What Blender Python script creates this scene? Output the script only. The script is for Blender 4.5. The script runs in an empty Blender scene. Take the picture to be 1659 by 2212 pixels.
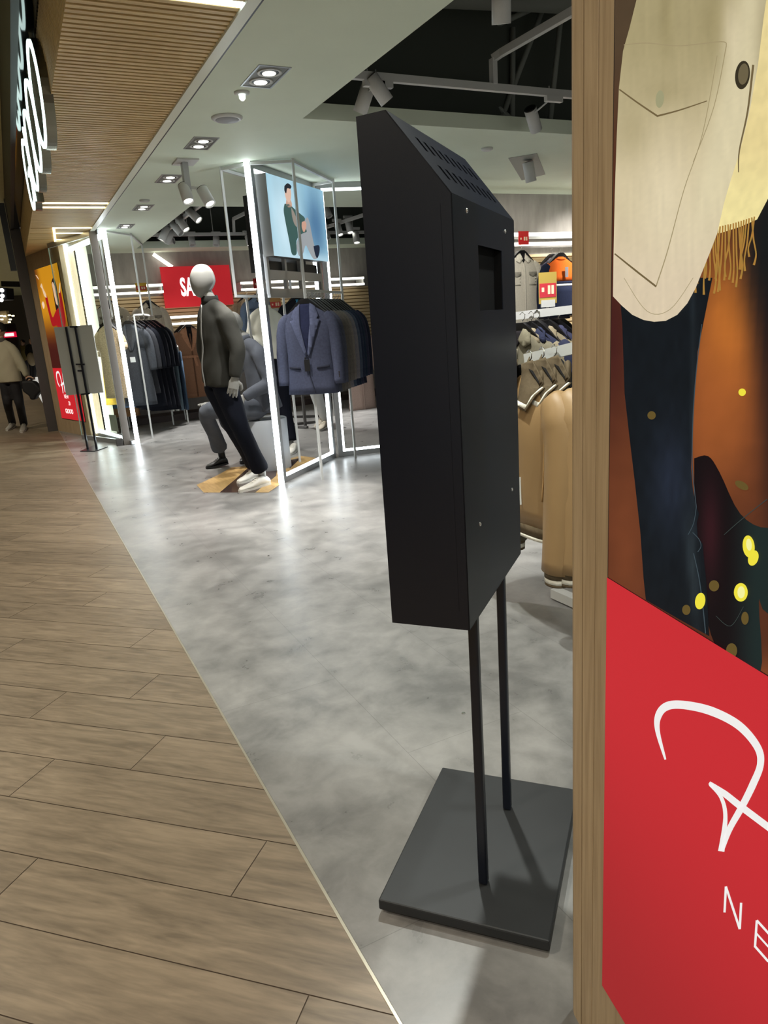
import bpy, bmesh, math, random
from math import sin, cos, pi, radians
from mathutils import Vector as V, Matrix, noise
from mathutils.geometry import delaunay_2d_cdt
random.seed(7)
sc = bpy.context.scene
C = sc.collection

# ------------------------------------------------------------------ camera
H = 1.36
FPX, PITCH, ROLL, YAW = 1543.9, 0.26151, -0.07203, 0.45344
cp, sp = cos(PITCH), sin(PITCH)
fwd = V((sin(YAW)*cp, cos(YAW)*cp, -sp))
up0 = V((sin(YAW)*sp, cos(YAW)*sp, cp))
r0 = V((cos(YAW), -sin(YAW), 0))
rgt = r0*cos(ROLL) + up0*sin(ROLL)
upv = -r0*sin(ROLL) + up0*cos(ROLL)
O = V((0, 0, H))
cam = bpy.data.cameras.new('camera'); camo = bpy.data.objects.new('camera', cam); C.objects.link(camo)
cam.sensor_fit = 'HORIZONTAL'; cam.sensor_width = 36; cam.lens = FPX/1659*36
cam.clip_start = 0.02; cam.clip_end = 100
m = Matrix((rgt, upv, -fwd)).transposed().to_4x4(); m.translation = O
camo.matrix_world = m
sc.camera = camo

# ------------------------------------------------------------------ view + world
sc.view_settings.view_transform = 'Standard'; sc.view_settings.look = 'None'
sc.view_settings.gamma = 1; sc.view_settings.exposure = 0.0; sc.view_settings.use_curve_mapping = False
wd = bpy.data.worlds.new('world'); sc.world = wd; wd.use_nodes = True
wd.node_tree.nodes['Background'].inputs[0].default_value = (1.0, 0.97, 0.88, 1)
wd.node_tree.nodes['Background'].inputs[1].default_value = 0.55

GAIN = 6.0
def spot_light(loc, tgt, w, ang=75, blend=.6, col=(1, .96, .88), rad=.05):
    l = bpy.data.lights.new('lamp_beam', 'SPOT'); l.energy = w*GAIN; l.spot_size = radians(ang); l.spot_blend = blend
    l.color = col; l.shadow_soft_size = rad
    o = bpy.data.objects.new('lamp_beam', l); C.objects.link(o); o.location = loc
    o.rotation_euler = (V(tgt)-V(loc)).to_track_quat('-Z', 'Y').to_euler()
    return o
MALLW = (1, .90, .74)
for x, y, w in [(-1.6, 1.2, 42), (-1.6, 4.2, 38), (-1.6, 7.5, 38), (-1.8, 11.5, 42), (-.9, -1.2, 34), (-2.0, 17, 50), (-2.0, 23, 60), (-2, 29, 60)]:  # unseen passage ceiling lamps, added to light the plank floor
    spot_light((x, y, 3.45), (x+.5, y, 0), w, 130, .8, MALLW, .12)
spot_light((1.45, 2.6, 2.64), (1.2, 2.3, 0), 26, 110, .6, (.97, 1, .93), .04)  # this beam and the next two: unseen lamps added to brighten the near floor
spot_light((1.45, 1.1, 2.64), (1.1, 1.2, 0), 15, 110, .6, (.97, 1, .93), .04)
spot_light((1.45, -.4, 2.64), (1.0, .2, 0), 14, 120, .6, (.97, 1, .93), .04)

# ------------------------------------------------------------------ pixel measuring helpers (photo px -> points)
def ray(x, y): return fwd*FPX + rgt*(x-829.5) - upv*(y-1106)
def at_z(x, y, z=0.0):
    d = ray(x, y); return O + d*((z-H)/d.z)
def on_plane(x, y, a, b):
    a = V((a[0], a[1])); b = V((b[0], b[1])); n = V((-(b-a).y, (b-a).x)); d = ray(x, y)
    t = (a.dot(n))/(d.x*n.x+d.y*n.y); return O + d*t
def at_y(x, y, Y): return on_plane(x, y, (0, Y), (1, Y))
FH = V((sin(YAW), cos(YAW), 0)); RH = V((cos(YAW), -sin(YAW), 0))
def at_d(x, y, dist):
    d = ray(x, y); return O + d*(dist/(d.x*FH.x+d.y*FH.y))
def hgt(foot, x, y):
    d = ray(x, y); f = V((foot[0], foot[1])); h = V((d.x, d.y)); t = f.dot(h)/h.dot(h); return (O+d*t).z

# ------------------------------------------------------------------ materials
def lin(c):
    return tuple(((v/255)/12.92 if v/255 <= .04045 else ((v/255+.055)/1.055)**2.4) for v in c)
def rgba(c): return (*lin(c), 1)
MATS = {}
def mat(name, col, rough=.5, metal=0, bump=0, bscale=200, var=0, vscale=6, emit=None, estr=1, spec=.5, stretch=(1, 1, 1), trans=0):
    if name in MATS: return MATS[name]
    mt = bpy.data.materials.new(name); mt.use_nodes = True; nt = mt.node_tree; b = nt.nodes['Principled BSDF']
    b.inputs['Base Color'].default_value = rgba(col); b.inputs['Roughness'].default_value = rough
    b.inputs['Metallic'].default_value = metal; b.inputs['Specular IOR Level'].default_value = spec
    if trans: b.inputs['Transmission Weight'].default_value = trans
    if emit is not None:
        b.inputs['Emission Color'].default_value = rgba(emit); b.inputs['Emission Strength'].default_value = estr
    if bump or var:
        tc = nt.nodes.new('ShaderNodeTexCoord'); mp = nt.nodes.new('ShaderNodeMapping'); mp.inputs['Scale'].default_value = stretch
        nt.links.new(tc.outputs['Object'], mp.inputs[0])
    if var:
        n = nt.nodes.new('ShaderNodeTexNoise'); n.inputs['Scale'].default_value = vscale; n.inputs['Detail'].default_value = 5
        nt.links.new(mp.outputs[0], n.inputs['Vector'])
        r = nt.nodes.new('ShaderNodeMapRange'); r.inputs[1].default_value = .3; r.inputs[2].default_value = .7
        r.inputs[3].default_value = 1-var; r.inputs[4].default_value = 1+var
        nt.links.new(n.outputs[0], r.inputs[0])
        mx = nt.nodes.new('ShaderNodeVectorMath'); mx.operation = 'SCALE'; mx.inputs[0].default_value = lin(col)
        nt.links.new(r.outputs[0], mx.inputs['Scale']); nt.links.new(mx.outputs[0], b.inputs['Base Color'])
    if bump:
        n2 = nt.nodes.new('ShaderNodeTexNoise'); n2.inputs['Scale'].default_value = bscale; n2.inputs['Detail'].default_value = 3
        nt.links.new(mp.outputs[0], n2.inputs['Vector'])
        bp = nt.nodes.new('ShaderNodeBump'); bp.inputs['Strength'].default_value = bump; bp.inputs['Distance'].default_value = .004
        nt.links.new(n2.outputs[0], bp.inputs['Height']); nt.links.new(bp.outputs[0], b.inputs['Normal'])
    MATS[name] = mt; return mt
def cloth(name, col, var=.12, rough=.9): return mat('cloth_'+name, col, rough, bump=.35, bscale=45, var=var, vscale=60, spec=.15)
def vcol_mat(name, emit=0, rough=.6, base=1.0):
    if name in MATS: return MATS[name]
    mt = bpy.data.materials.new(name); mt.use_nodes = True; nt = mt.node_tree; b = nt.nodes['Principled BSDF']
    a = nt.nodes.new('ShaderNodeVertexColor'); a.layer_name = 'print'
    s = nt.nodes.new('ShaderNodeVectorMath'); s.operation = 'SCALE'; s.inputs['Scale'].default_value = base
    nt.links.new(a.outputs[0], s.inputs[0]); nt.links.new(s.outputs[0], b.inputs['Base Color'])
    if emit:
        nt.links.new(a.outputs[0], b.inputs['Emission Color']); b.inputs['Emission Strength'].default_value = emit
    b.inputs['Roughness'].default_value = rough; b.inputs['Specular IOR Level'].default_value = .15
    MATS[name] = mt; return mt

# ------------------------------------------------------------------ mesh builder
class MB:
    def __init__(s): s.v = []; s.f = []; s.m = []; s.sm = []
    def add(s, vs, fs, mi=0, sm=False):
        k = len(s.v); s.v += [tuple(p) for p in vs]
        s.f += [tuple(i+k for i in f) for f in fs]; s.m += [mi]*len(fs); s.sm += [sm]*len(fs); return s
    def frame(s, o, ax, ay, az, sx, sy, sz, mi=0):
        o = V(o); ax = V(ax).normalized(); ay = V(ay).normalized(); az = V(az).normalized()
        vs = [o+ax*(sx/2*i)+ay*(sy/2*j)+az*(sz/2*k) for i in (-1, 1) for j in (-1, 1) for k in (-1, 1)]
        return s.add(vs, [(0, 1, 3, 2), (4, 6, 7, 5), (0, 4, 5, 1), (2, 3, 7, 6), (0, 2, 6, 4), (1, 5, 7, 3)], mi)
    def box(s, x0, x1, y0, y1, z0, z1, mi=0):
        return s.frame(((x0+x1)/2, (y0+y1)/2, (z0+z1)/2), (1, 0, 0), (0, 1, 0), (0, 0, 1), abs(x1-x0), abs(y1-y0), abs(z1-z0), mi)
    def bar(s, p, q, w, h=None, side=None, mi=0):
        p = V(p); q = V(q); h = h or w; az = (q-p).normalized()
        ax = V(side) if side is not None else (V((0, 0, 1)).cross(az) if abs(az.z) < .9 else V((1, 0, 0)))
        ax = (ax - az*ax.dot(az)).normalized(); ay = az.cross(ax)
        return s.frame((p+q)/2, ax, ay, az, w, h, (q-p).length, mi)
    def prism(s, poly, vec, mi=0):
        n = len(poly); vec = V(vec); vs = [V(p) for p in poly]+[V(p)+vec for p in poly]
        fs = [tuple(range(n))[::-1], tuple(range(n, 2*n))]+[(i, (i+1) % n, n+(i+1) % n, n+i) for i in range(n)]
        return s.add(vs, fs, mi)
    def tube(s, path, r, n=10, mi=0, cap=True, flat=1.0, side=None, sm=True, fold=0):
        path = [V(p) for p in path]; k = len(path); rs = r if isinstance(r, (list, tuple)) else [r]*k
        vs = []; pa = None
        for i, p in enumerate(path):
            t = (path[min(i+1, k-1)]-path[max(i-1, 0)]).normalized()
            if pa is None:
                a = V(side) if side is not None else (V((0, 0, 1)) if abs(t.z) < .9 else V((1, 0, 0)))
            else: a = pa
            a = (a-t*a.dot(t)).normalized(); pa = a; b = t.cross(a)
            for j in range(n):
                th = 2*pi*j/n; rr = rs[i]*(1+fold*sin(5*th+i*1.7)*.5)
                vs.append(p+a*(cos(th)*rr)+b*(sin(th)*rr*flat))
        fs = [(i*n+j, i*n+(j+1) % n, (i+1)*n+(j+1) % n, (i+1)*n+j) for i in range(k-1) for j in range(n)]
        s.add(vs, fs, mi, sm)
        if cap: b0 = len(s.v)-len(vs); s.add([], [], mi); s.f += [tuple(b0+j for j in range(n))[::-1], tuple(b0+(k-1)*n+j for j in range(n))]; s.m += [mi]*2; s.sm += [False]*2
        return s
    def rings(s, rings, mi=0, cap=True, sm=True):
        n = len(rings[0]); k = len(rings); vs = [p for r in rings for p in r]; b0 = len(s.v)
        s.add(vs, [(i*n+j, i*n+(j+1) % n, (i+1)*n+(j+1) % n, (i+1)*n+j) for i in range(k-1) for j in range(n)], mi, sm)
        if cap: s.f += [tuple(b0+j for j in range(n))[::-1], tuple(b0+(k-1)*n+j for j in range(n))]; s.m += [mi]*2; s.sm += [False]*2
        return s
    def lathe(s, prof, o=(0, 0, 0), n=20, mi=0, axis=None, sm=True):
        o = V(o); az = V(axis).normalized() if axis is not None else V((0, 0, 1))
        ax = V((1, 0, 0)) if abs(az.x) < .9 else V((0, 1, 0)); ax = (ax-az*ax.dot(az)).normalized(); ay = az.cross(ax)
        return s.rings([[o+az*z+ax*(cos(2*pi*j/n)*max(r, 1e-4))+ay*(sin(2*pi*j/n)*max(r, 1e-4)) for j in range(n)] for r, z in prof], mi, True, sm)
    def ball(s, c, rx, ry=None, rz=None, n=14, mi=0):
        ry = ry or rx; rz = rz or rx; c = V(c)
        return s.rings([[c+V((cos(2*pi*j/n)*rx*sin(a), sin(2*pi*j/n)*ry*sin(a), -rz*cos(a))) for j in range(n)] for a in [max(.02, min(pi-.02, pi*i/10)) for i in range(11)]], mi)
    def build(s, name, mats, parent=None):
        me = bpy.data.meshes.new(name); me.from_pydata(s.v, [], s.f)
        for mt in (mats if isinstance(mats, (list, tuple)) else [mats]): me.materials.append(mt)
        me.polygons.foreach_set('material_index', s.m); me.polygons.foreach_set('use_smooth', s.sm); me.update()
        bm = bmesh.new(); bm.from_mesh(me); bmesh.ops.recalc_face_normals(bm, faces=bm.faces); bm.to_mesh(me); bm.free()
        o = bpy.data.objects.new(name, me); C.objects.link(o)
        if parent is not None:
            o.parent = parent
            if s.world and parent.type == 'EMPTY': o.matrix_parent_inverse = parent.matrix_basis.inverted()
        return o
    world = True
class LMB(MB): world = False      # local coordinates of the parent

def tag(o, label, cat, group=None, kind=None):
    if kind: o['kind'] = kind
    if kind != 'structure': o['label'] = label; o['category'] = cat
    if group: o['group'] = group
    return o
def struct(o): o['kind'] = 'structure'; return o
def thing(name, loc, label, cat, group=None, rz=0):
    o = bpy.data.objects.new(name, None); C.objects.link(o); o.location = loc; o.rotation_euler = (0, 0, rz); o.empty_display_size = .1
    return tag(o, label, cat, group)
def bevel(o, w=.002, seg=2):
    md = o.modifiers.new('bevel', 'BEVEL'); md.width = w; md.segments = seg; md.limit_method = 'ANGLE'; return o
def remesh(o, vs, it=4):
    md = o.modifiers.new('union', 'REMESH'); md.mode = 'VOXEL'; md.voxel_size = vs; md.use_smooth_shade = True
    if it: s = o.modifiers.new('soft', 'SMOOTH'); s.iterations = it; s.factor = .5
    return o
def dup(root, loc=None, rz=None, label=None, group=None, mats=None):
    r = root.copy(); C.objects.link(r)
    if loc is not None: r.location = loc
    if rz is not None: r.rotation_euler = (0, 0, rz)
    if label: r['label'] = label
    if group: r['group'] = group
    for ch in list(root.children):
        c = ch.copy(); C.objects.link(c); c.parent = r
        for g in ch.children:
            d = g.copy(); C.objects.link(d); d.parent = c
    return r
def text_rings(body, size, o, ax, ay, name, mt, parent, depth=.004, extr=.002, bold=0, xs=1.0):
    cu = bpy.data.curves.new('t', 'FONT'); cu.body = body; cu.size = size; cu.extrude = extr; cu.offset = bold; cu.resolution_u = 3
    to = bpy.data.objects.new('t', cu); C.objects.link(to)
    dg = bpy.context.evaluated_depsgraph_get(); me = bpy.data.meshes.new_from_object(to.evaluated_get(dg))
    bpy.data.objects.remove(to); bpy.data.curves.remove(cu)
    ax = V(ax).normalized(); ay = V(ay).normalized(); az = ax.cross(ay)
    me.transform(Matrix.Diagonal((xs, 1, 1, 1))); mx = Matrix((ax, ay, az)).transposed().to_4x4(); mx.translation = V(o)+az*depth
    me.transform(mx); me.materials.clear(); me.materials.append(mt)
    ob = bpy.data.objects.new(name, me); C.objects.link(ob)
    if parent is not None: ob.parent = parent; ob.matrix_parent_inverse = parent.matrix_basis.inverted()
    return ob

# ---- shared materials
M_white = mat('white_paint', (222, 233, 214), .7, var=.02, vscale=3)
M_led = mat('led_tube', (255, 255, 255), .5, emit=(240, 250, 255), estr=8)
M_ledw = mat('led_warm', (255, 255, 255), .5, emit=(255, 232, 170), estr=5.0)
M_ledc = mat('led_neutral', (255, 255, 255), .5, emit=(255, 250, 235), estr=2.6)
M_lamp = mat('lamp_disc', (255, 255, 255), .5, emit=(255, 252, 240), estr=7)
M_alu = mat('brushed_aluminium', (168, 170, 172), .35, .7)
M_tube = mat('white_powder_tube', (200, 202, 200), .45)
M_blackmetal = mat('black_powder_metal', (3, 10, 26), .32, .0, bump=.04, bscale=900, spec=.65)
M_blackplate = mat('black_base_metal', (40, 42, 44), .5, .2, bump=.05, bscale=600, var=.08, vscale=8)
M_black = mat('black_plastic', (16, 16, 18), .45)
M_chrome = mat('chrome', (220, 220, 220), .15, 1)
M_red = mat('red_print_glow', (200, 34, 44), .6, emit=(205, 40, 48), estr=.45)  # sale board red, with a glow of its own added
M_grey = mat('dark_grey_metal', (78, 76, 76), .5, .3)
M_void = mat('void_black', (84, 90, 84), .95)
M_voidpipe = mat('void_pipe', (150, 156, 150), .8)
M_mann = mat('mannequin_gloss', (138, 138, 134), .3)
def glass_mat():
    mt = bpy.data.materials.new('clear_glass'); mt.use_nodes = True; nt = mt.node_tree; nt.nodes.clear()
    o_ = nt.nodes.new('ShaderNodeOutputMaterial'); m1 = nt.nodes.new('ShaderNodeMixShader'); t1 = nt.nodes.new('ShaderNodeBsdfTransparent'); g1 = nt.nodes.new('ShaderNodeBsdfGlossy')
    t1.inputs[0].default_value = (.93, .975, .955, 1); g1.inputs[1].default_value = .03; m1.inputs[0].default_value = .05
    nt.links.new(t1.outputs[0], m1.inputs[1]); nt.links.new(g1.outputs[0], m1.inputs[2]); nt.links.new(m1.outputs[0], o_.inputs[0]); return mt
M_glass = glass_mat()
M_whiteprint = mat('white_print_glow', (250, 250, 250), .6, emit=(250, 250, 250), estr=.95)  # white lettering and sign faces, with a glow of their own added

def conc_mat(name, col, var, sc1, rough, stretch=(1, 1, 1), bump=.05, blotch=None):
    mt = mat(name, col, rough, bump=bump, bscale=60, var=var, vscale=sc1, stretch=stretch); return mt
M_conc = conc_mat('concrete_plaster', (152, 148, 144), .16, 5, .8, (2, 2, .6))

def wood_mat(name, col, dark, axis_scale=(1, 1, 1), rough=.45, attr=False, grain=9, str_=.35):
    mt = bpy.data.materials.new(name); mt.use_nodes = True; nt = mt.node_tree; b = nt.nodes['Principled BSDF']
    tc = nt.nodes.new('ShaderNodeTexCoord'); mp = nt.nodes.new('ShaderNodeMapping'); mp.inputs['Scale'].default_value = axis_scale
    src = tc.outputs['Object']
    if attr:
        at = nt.nodes.new('ShaderNodeAttribute'); at.attribute_name = 'grain'; src = at.outputs['Vector']
    nt.links.new(src, mp.inputs[0])
    n1 = nt.nodes.new('ShaderNodeTexNoise'); n1.inputs['Scale'].default_value = grain; n1.inputs['Detail'].default_value = 6; n1.inputs['Distortion'].default_value = 1.2
    nt.links.new(mp.outputs[0], n1.inputs['Vector'])
    n2 = nt.nodes.new('ShaderNodeTexNoise'); n2.inputs['Scale'].default_value = grain*5; n2.inputs['Detail'].default_value = 4
    nt.links.new(mp.outputs[0], n2.inputs['Vector'])
    ad = nt.nodes.new('ShaderNodeMath'); ad.operation = 'MULTIPLY_ADD'; ad.inputs[1].default_value = .45
    nt.links.new(n2.outputs[0], ad.inputs[0]); nt.links.new(n1.outputs[0], ad.inputs[2])
    cr = nt.nodes.new('ShaderNodeMapRange'); cr.inputs[1].default_value = .5; cr.inputs[2].default_value = .95
    nt.links.new(ad.outputs[0], cr.inputs[0])
    mx = nt.nodes.new('ShaderNodeMix'); mx.data_type = 'RGBA'; mx.inputs[6].default_value = rgba(col); mx.inputs[7].default_value = rgba(dark)
    nt.links.new(cr.outputs[0], mx.inputs[0])
    out = mx.outputs[2]
    if attr:
        t = nt.nodes.new('ShaderNodeAttribute'); t.attribute_name = 'tone'
        hs = nt.nodes.new('ShaderNodeVectorMath'); hs.operation = 'SCALE'; nt.links.new(out, hs.inputs[0]); nt.links.new(t.outputs['Fac'], hs.inputs['Scale']); out = hs.outputs[0]
    nt.links.new(out, b.inputs['Base Color']); b.inputs['Roughness'].default_value = rough
    bp = nt.nodes.new('ShaderNodeBump'); bp.inputs['Strength'].default_value = .12; bp.inputs['Distance'].default_value = .002
    nt.links.new(ad.outputs[0], bp.inputs['Height']); nt.links.new(bp.outputs[0], b.inputs['Normal'])
    return mt
M_woodfloor = wood_mat('mall_plank', (136, 121, 101), (100, 88, 72), (1.0, 7, 1), .42, True, 3.2)
M_woodceil = wood_mat('slat_oak', (232, 204, 146), (196, 166, 112), (.6, 10, 8), .5, grain=3)
M_woodwall = wood_mat('oak_panel', (184, 162, 130), (156, 134, 104), (9, 9, .5), .5, grain=4)
M_woodslat = wood_mat('oak_wall_slat', (222, 200, 160), (198, 174, 132), (.6, 8, 8), .5, grain=3)
M_woodyellow = wood_mat('oak_floor_sheet', (196, 164, 108), (170, 136, 84), (8, .8, 1), .4, grain=3)
# ================================================================== STRUCTURE
# mall floor: diagonal planks 0.2 x 1.2 m
a = -1.24836+YAW
pd = V((sin(a), cos(a))); pn = V((cos(a), -sin(a)))
def clip(poly, x1, x0=-6.5):
    for (lim, sgn) in ((x1, 1), (x0, -1)):
        out = []
        for i, p in enumerate(poly):
            q = poly[(i+1) % len(poly)]; ip = sgn*(p[0]-lim) <= 0; iq = sgn*(q[0]-lim) <= 0
            if ip: out.append(p)
            if ip != iq:
                t = (lim-p[0])/(q[0]-p[0]); out.append((lim, p[1]+t*(q[1]-p[1])))
        poly = out
        if len(poly) < 3: return None
    return poly
fb = MB(); grain = []; tone = []
W_, L_, G_ = .2025, 1.2, .0014
offs = [.598, .296, .898]
for r in range(-40, 150):
    n0 = 1.0615+(r-1)*W_; base = offs[r % 3]
    for k in range(-8, 36):
        a0 = base+k*L_; ctr = pd*(a0+.6)+pn*(n0+.1)
        if ctr.x > 1.4 or ctr.x < -7 or ctr.y < -2.5 or ctr.y > 36: continue
        poly = [pd*(a0+G_)+pn*(n0+G_), pd*(a0+L_-G_)+pn*(n0+G_), pd*(a0+L_-G_)+pn*(n0+W_-G_), pd*(a0+G_)+pn*(n0+W_-G_)]
        poly = clip([tuple(p) for p in poly], .449)
        if not poly: continue
        fb.add([(p[0], p[1], 0) for p in poly], [tuple(range(len(poly)))])
        tn = random.uniform(.86, 1.08); ox = random.uniform(0, 50)
        for p in poly:
            q = V(p); grain.append((q.dot(pd)+ox, q.dot(pn)+ox*.37, ox)); tone.append(tn)
fo = fb.build('floor_mall', [M_woodfloor]); struct(fo)
fo.data.attributes.new('grain', 'FLOAT_VECTOR', 'POINT').data.foreach_set('vector', [c for g in grain for c in g])
fo.data.attributes.new('tone', 'FLOAT', 'POINT').data.foreach_set('value', tone)
if fo.data.polygons[0].normal.z < 0: fo.data.flip_normals()
struct(MB().box(-6.5, .449, -2.5, 36, -.05, -.0015).build('floor_grout', mat('grout', (70, 58, 46), .8)))
# shop floor: grey stone-look vinyl
def floor_mat():
    mt = bpy.data.materials.new('grey_vinyl'); mt.use_nodes = True; nt = mt.node_tree; b = nt.nodes['Principled BSDF']
    tc = nt.nodes.new('ShaderNodeTexCoord')
    def nz(s, d, dist=0):
        n = nt.nodes.new('ShaderNodeTexNoise'); n.inputs['Scale'].default_value = s; n.inputs['Detail'].default_value = d; n.inputs['Distortion'].default_value = dist
        nt.links.new(tc.outputs['Object'], n.inputs['Vector']); return n
    a, c, e = nz(1.7, 10, .5), nz(7, 10, .3), nz(50, 4)
    for n in (a, c): n.inputs['Roughness'].default_value = .62
    m1 = nt.nodes.new('ShaderNodeMath'); m1.operation = 'MULTIPLY_ADD'; m1.inputs[1].default_value = .8
    nt.links.new(c.outputs[0], m1.inputs[0]); nt.links.new(a.outputs[0], m1.inputs[2])
    mr = nt.nodes.new('ShaderNodeMapRange'); mr.inputs[1].default_value = .68; mr.inputs[2].default_value = 1.12; nt.links.new(m1.outputs[0], mr.inputs[0])
    mc = nt.nodes.new('ShaderNodeMix'); mc.data_type = 'RGBA'; mc.inputs[6].default_value = rgba((104, 104, 103)); mc.inputs[7].default_value = rgba((146, 145, 143)); nt.links.new(mr.outputs[0], mc.inputs[0])
    sx_ = nt.nodes.new('ShaderNodeSeparateXYZ'); nt.links.new(tc.outputs['Object'], sx_.inputs[0]); cx_ = nt.nodes.new('ShaderNodeCombineXYZ')
    ay = nt.nodes.new('ShaderNodeMath'); ay.inputs[1].default_value = 12-1.825+.0; ax_ = nt.nodes.new('ShaderNodeMath'); ax_.inputs[1].default_value = 9.12-.457
    nt.links.new(sx_.outputs[1], ay.inputs[0]); nt.links.new(sx_.outputs[0], ax_.inputs[0]); nt.links.new(ay.outputs[0], cx_.inputs[0]); nt.links.new(ax_.outputs[0], cx_.inputs[1])
    br = nt.nodes.new('ShaderNodeTexBrick'); br.inputs['Scale'].default_value = 1; br.inputs['Brick Width'].default_value = 1.2; br.inputs['Row Height'].default_value = .456
    br.inputs['Mortar Size'].default_value = .0011; br.inputs['Color1'].default_value = (1, 1, 1, 1); br.inputs['Color2'].default_value = (.96, .96, .96, 1); br.inputs['Mortar'].default_value = (.7, .7, .7, 1)
    nt.links.new(cx_.outputs[0], br.inputs['Vector'])
    mx = nt.nodes.new('ShaderNodeMix'); mx.data_type = 'RGBA'; mx.blend_type = 'MULTIPLY'; mx.inputs[0].default_value = 1
    nt.links.new(mc.outputs[2], mx.inputs[6]); nt.links.new(br.outputs[0], mx.inputs[7]); nt.links.new(mx.outputs[2], b.inputs['Base Color']); b.inputs['Specular IOR Level'].default_value = .4
    rr = nt.nodes.new('ShaderNodeMapRange'); rr.inputs[1].default_value = .3; rr.inputs[2].default_value = .7; rr.inputs[3].default_value = .26; rr.inputs[4].default_value = .38
    nt.links.new(c.outputs[0], rr.inputs[0]); nt.links.new(rr.outputs[0], b.inputs['Roughness'])
    bp = nt.nodes.new('ShaderNodeBump'); bp.inputs['Strength'].default_value = .05; bp.inputs['Distance'].default_value = .002
    nt.links.new(e.outputs[0], bp.inputs['Height']); nt.links.new(bp.outputs[0], b.inputs['Normal'])
    return mt
struct(MB().box(.457, 8.2, -2.5, 13, -.05, 0).build('floor_shop', floor_mat()))
struct(bevel(MB().box(.449, .457, -2.5, 12.9, -.02, .0015).build('trim_1', mat('floor_strip', (170, 165, 150), .35, .6)), .001))

Z = 2.68
# shop ceiling with two openings
cm = MB()
def ceil_box(x0, x1, y0, y1): cm.box(x0, x1, y0, y1, Z, Z+.1)
h1 = (1.98, 6.9, 1.2, 4.86); h2 = (1.99, 6.9, 8.26, 12.02)
ceil_box(1.19, 1.98, -2.5, 12.62); ceil_box(1.98, 8.2, -2.5, 1.2); ceil_box(6.9, 8.2, 1.2, 12.62)
ceil_box(1.98, 6.9, 4.86, 8.26); ceil_box(1.98, 6.9, 12.02, 12.62)
struct(cm.build('ceiling', M_white))
vm = MB()
for h in (h1, h2):
    vm.box(h[0]-.5, h[0]-.45, h[2]-.5, h[3]+.5, Z+.1, 4.3); vm.box(h[1]+.45, h[1]+.5, h[2]-.5, h[3]+.5, Z+.1, 4.3)
    vm.box(h[0]-.5, h[1]+.5, h[2]-.5, h[2]-.45, Z+.1, 4.3); vm.box(h[0]-.5, h[1]+.5, h[3]+.45, h[3]+.5, Z+.1, 4.3)
    vm.box(h[0]-.5, h[1]+.5, h[2]-.5, h[3]+.5, 4.3, 4.35)
struct(vm.build('ceiling_void', M_void))
# white lip trim at shop front of ceiling, black shadow line
struct(MB().box(1.122, 1.176, -2.5, 10.0, Z-.012, Z+.1).build('trim_2', mat('silver_trim', (230, 234, 216), .4, .0)))
struct(MB().box(1.176, 1.19, -2.5, 10.0, Z-.006, Z+.1).build('trim_3', M_black))
# wooden slatted soffit
sm_ = MB(); P_ = .05; y = -2.0
slots = [(3.285, 3.335), (8.08, 8.13), (8.33, 8.38), (9.77, 9.81), (10.22, 10.26), (10.82, 10.86)]
while y < 12.7:
    ye = y+P_*.62
    if not any(a_-.02 < y+.015 < b_+.005 for a_, b_ in slots): sm_.box(.455, 1.122, y, ye, Z, Z+.022)
    y += P_
sm_.box(.455, 1.122, -2.0, 12.75, Z+.022, Z+.06, 1)
struct(sm_.build('ceiling_soffit', [M_woodceil, mat('slat_groove', (84, 62, 36), .8)]))
# fascia of vertical slats above the soffit edge
fm = MB(); y = -2.0
while y < 12.7:
    fm.box(.443, .455, y, y+.03, Z, 3.06); y += .05
fm.box(.455, .47, -2, 12.75, Z+.06, 3.06, 1)
struct(fm.build('wall_fascia', [M_woodceil, mat('slat_groove2', (84, 62, 36), .8)]))
# glossy black canopy above the sign and mall ceiling
struct(MB().box(.352, .47, -2.0, 13.1, 3.075, 3.1).build('ceiling_canopy', mat('gloss_black', (12, 14, 14), .08, 0, spec=.5)))
struct(MB().box(.311, .352, -2.0, 13.1, 3.055, 3.5).build('trim_4', mat('black_edge', (14, 13, 12), .5)))
M_mallceil = mat('mall_ceiling', (214, 208, 160), .8, var=.05)
struct(MB().box(-6.5, .311, -2.5, 13.1, 3.5, 3.55).box(-6.5, 3, 13.1, 36, 3.5, 3.55).build('ceiling_mall', M_mallceil))
# shop walls
def slat_wall(mb, x0, x1, y, z0, z1, d=.02):
    z = z0
    while z < z1:
        mb.box(x0, x1, y-d, y, z, min(z+.045, z1)); z += .06
struct(MB().box(1.1, 8.2, 12.62, 12.72, 0, Z+.1).build('wall_back', M_conc))
struct(MB().box(4.6, 8.2, 7.32, 7.42, 0, Z+.1).build('wall_middle', M_conc))
struct(MB().box(8.2, 8.3, -2.5, 12.7, 0, Z+.1).build('wall_right', M_conc))
w = MB(); slat_wall(w, 1.12, 8.15, 12.61, .95, 2.0); w.box(1.12, 8.15, 12.605, 12.62, .95, 2.0, 1)
struct(w.build('wall_slats_back', [M_woodslat, mat('slat_gap', (130, 104, 66), .8)]))
w = MB(); slat_wall(w, 4.62, 8.15, 7.31, .95, 2.0); w.box(4.62, 8.15, 7.305, 7.32, .95, 2.0, 1)
struct(w.build('wall_slats_middle', [M_woodslat, mat('slat_gap', (130, 104, 66), .8)]))
struct(MB().box(1.12, 8.15, 12.1, 12.6, .0, .1).build('baseboard_back', mat('plinth_dark', (70, 58, 56), .5)))
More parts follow.
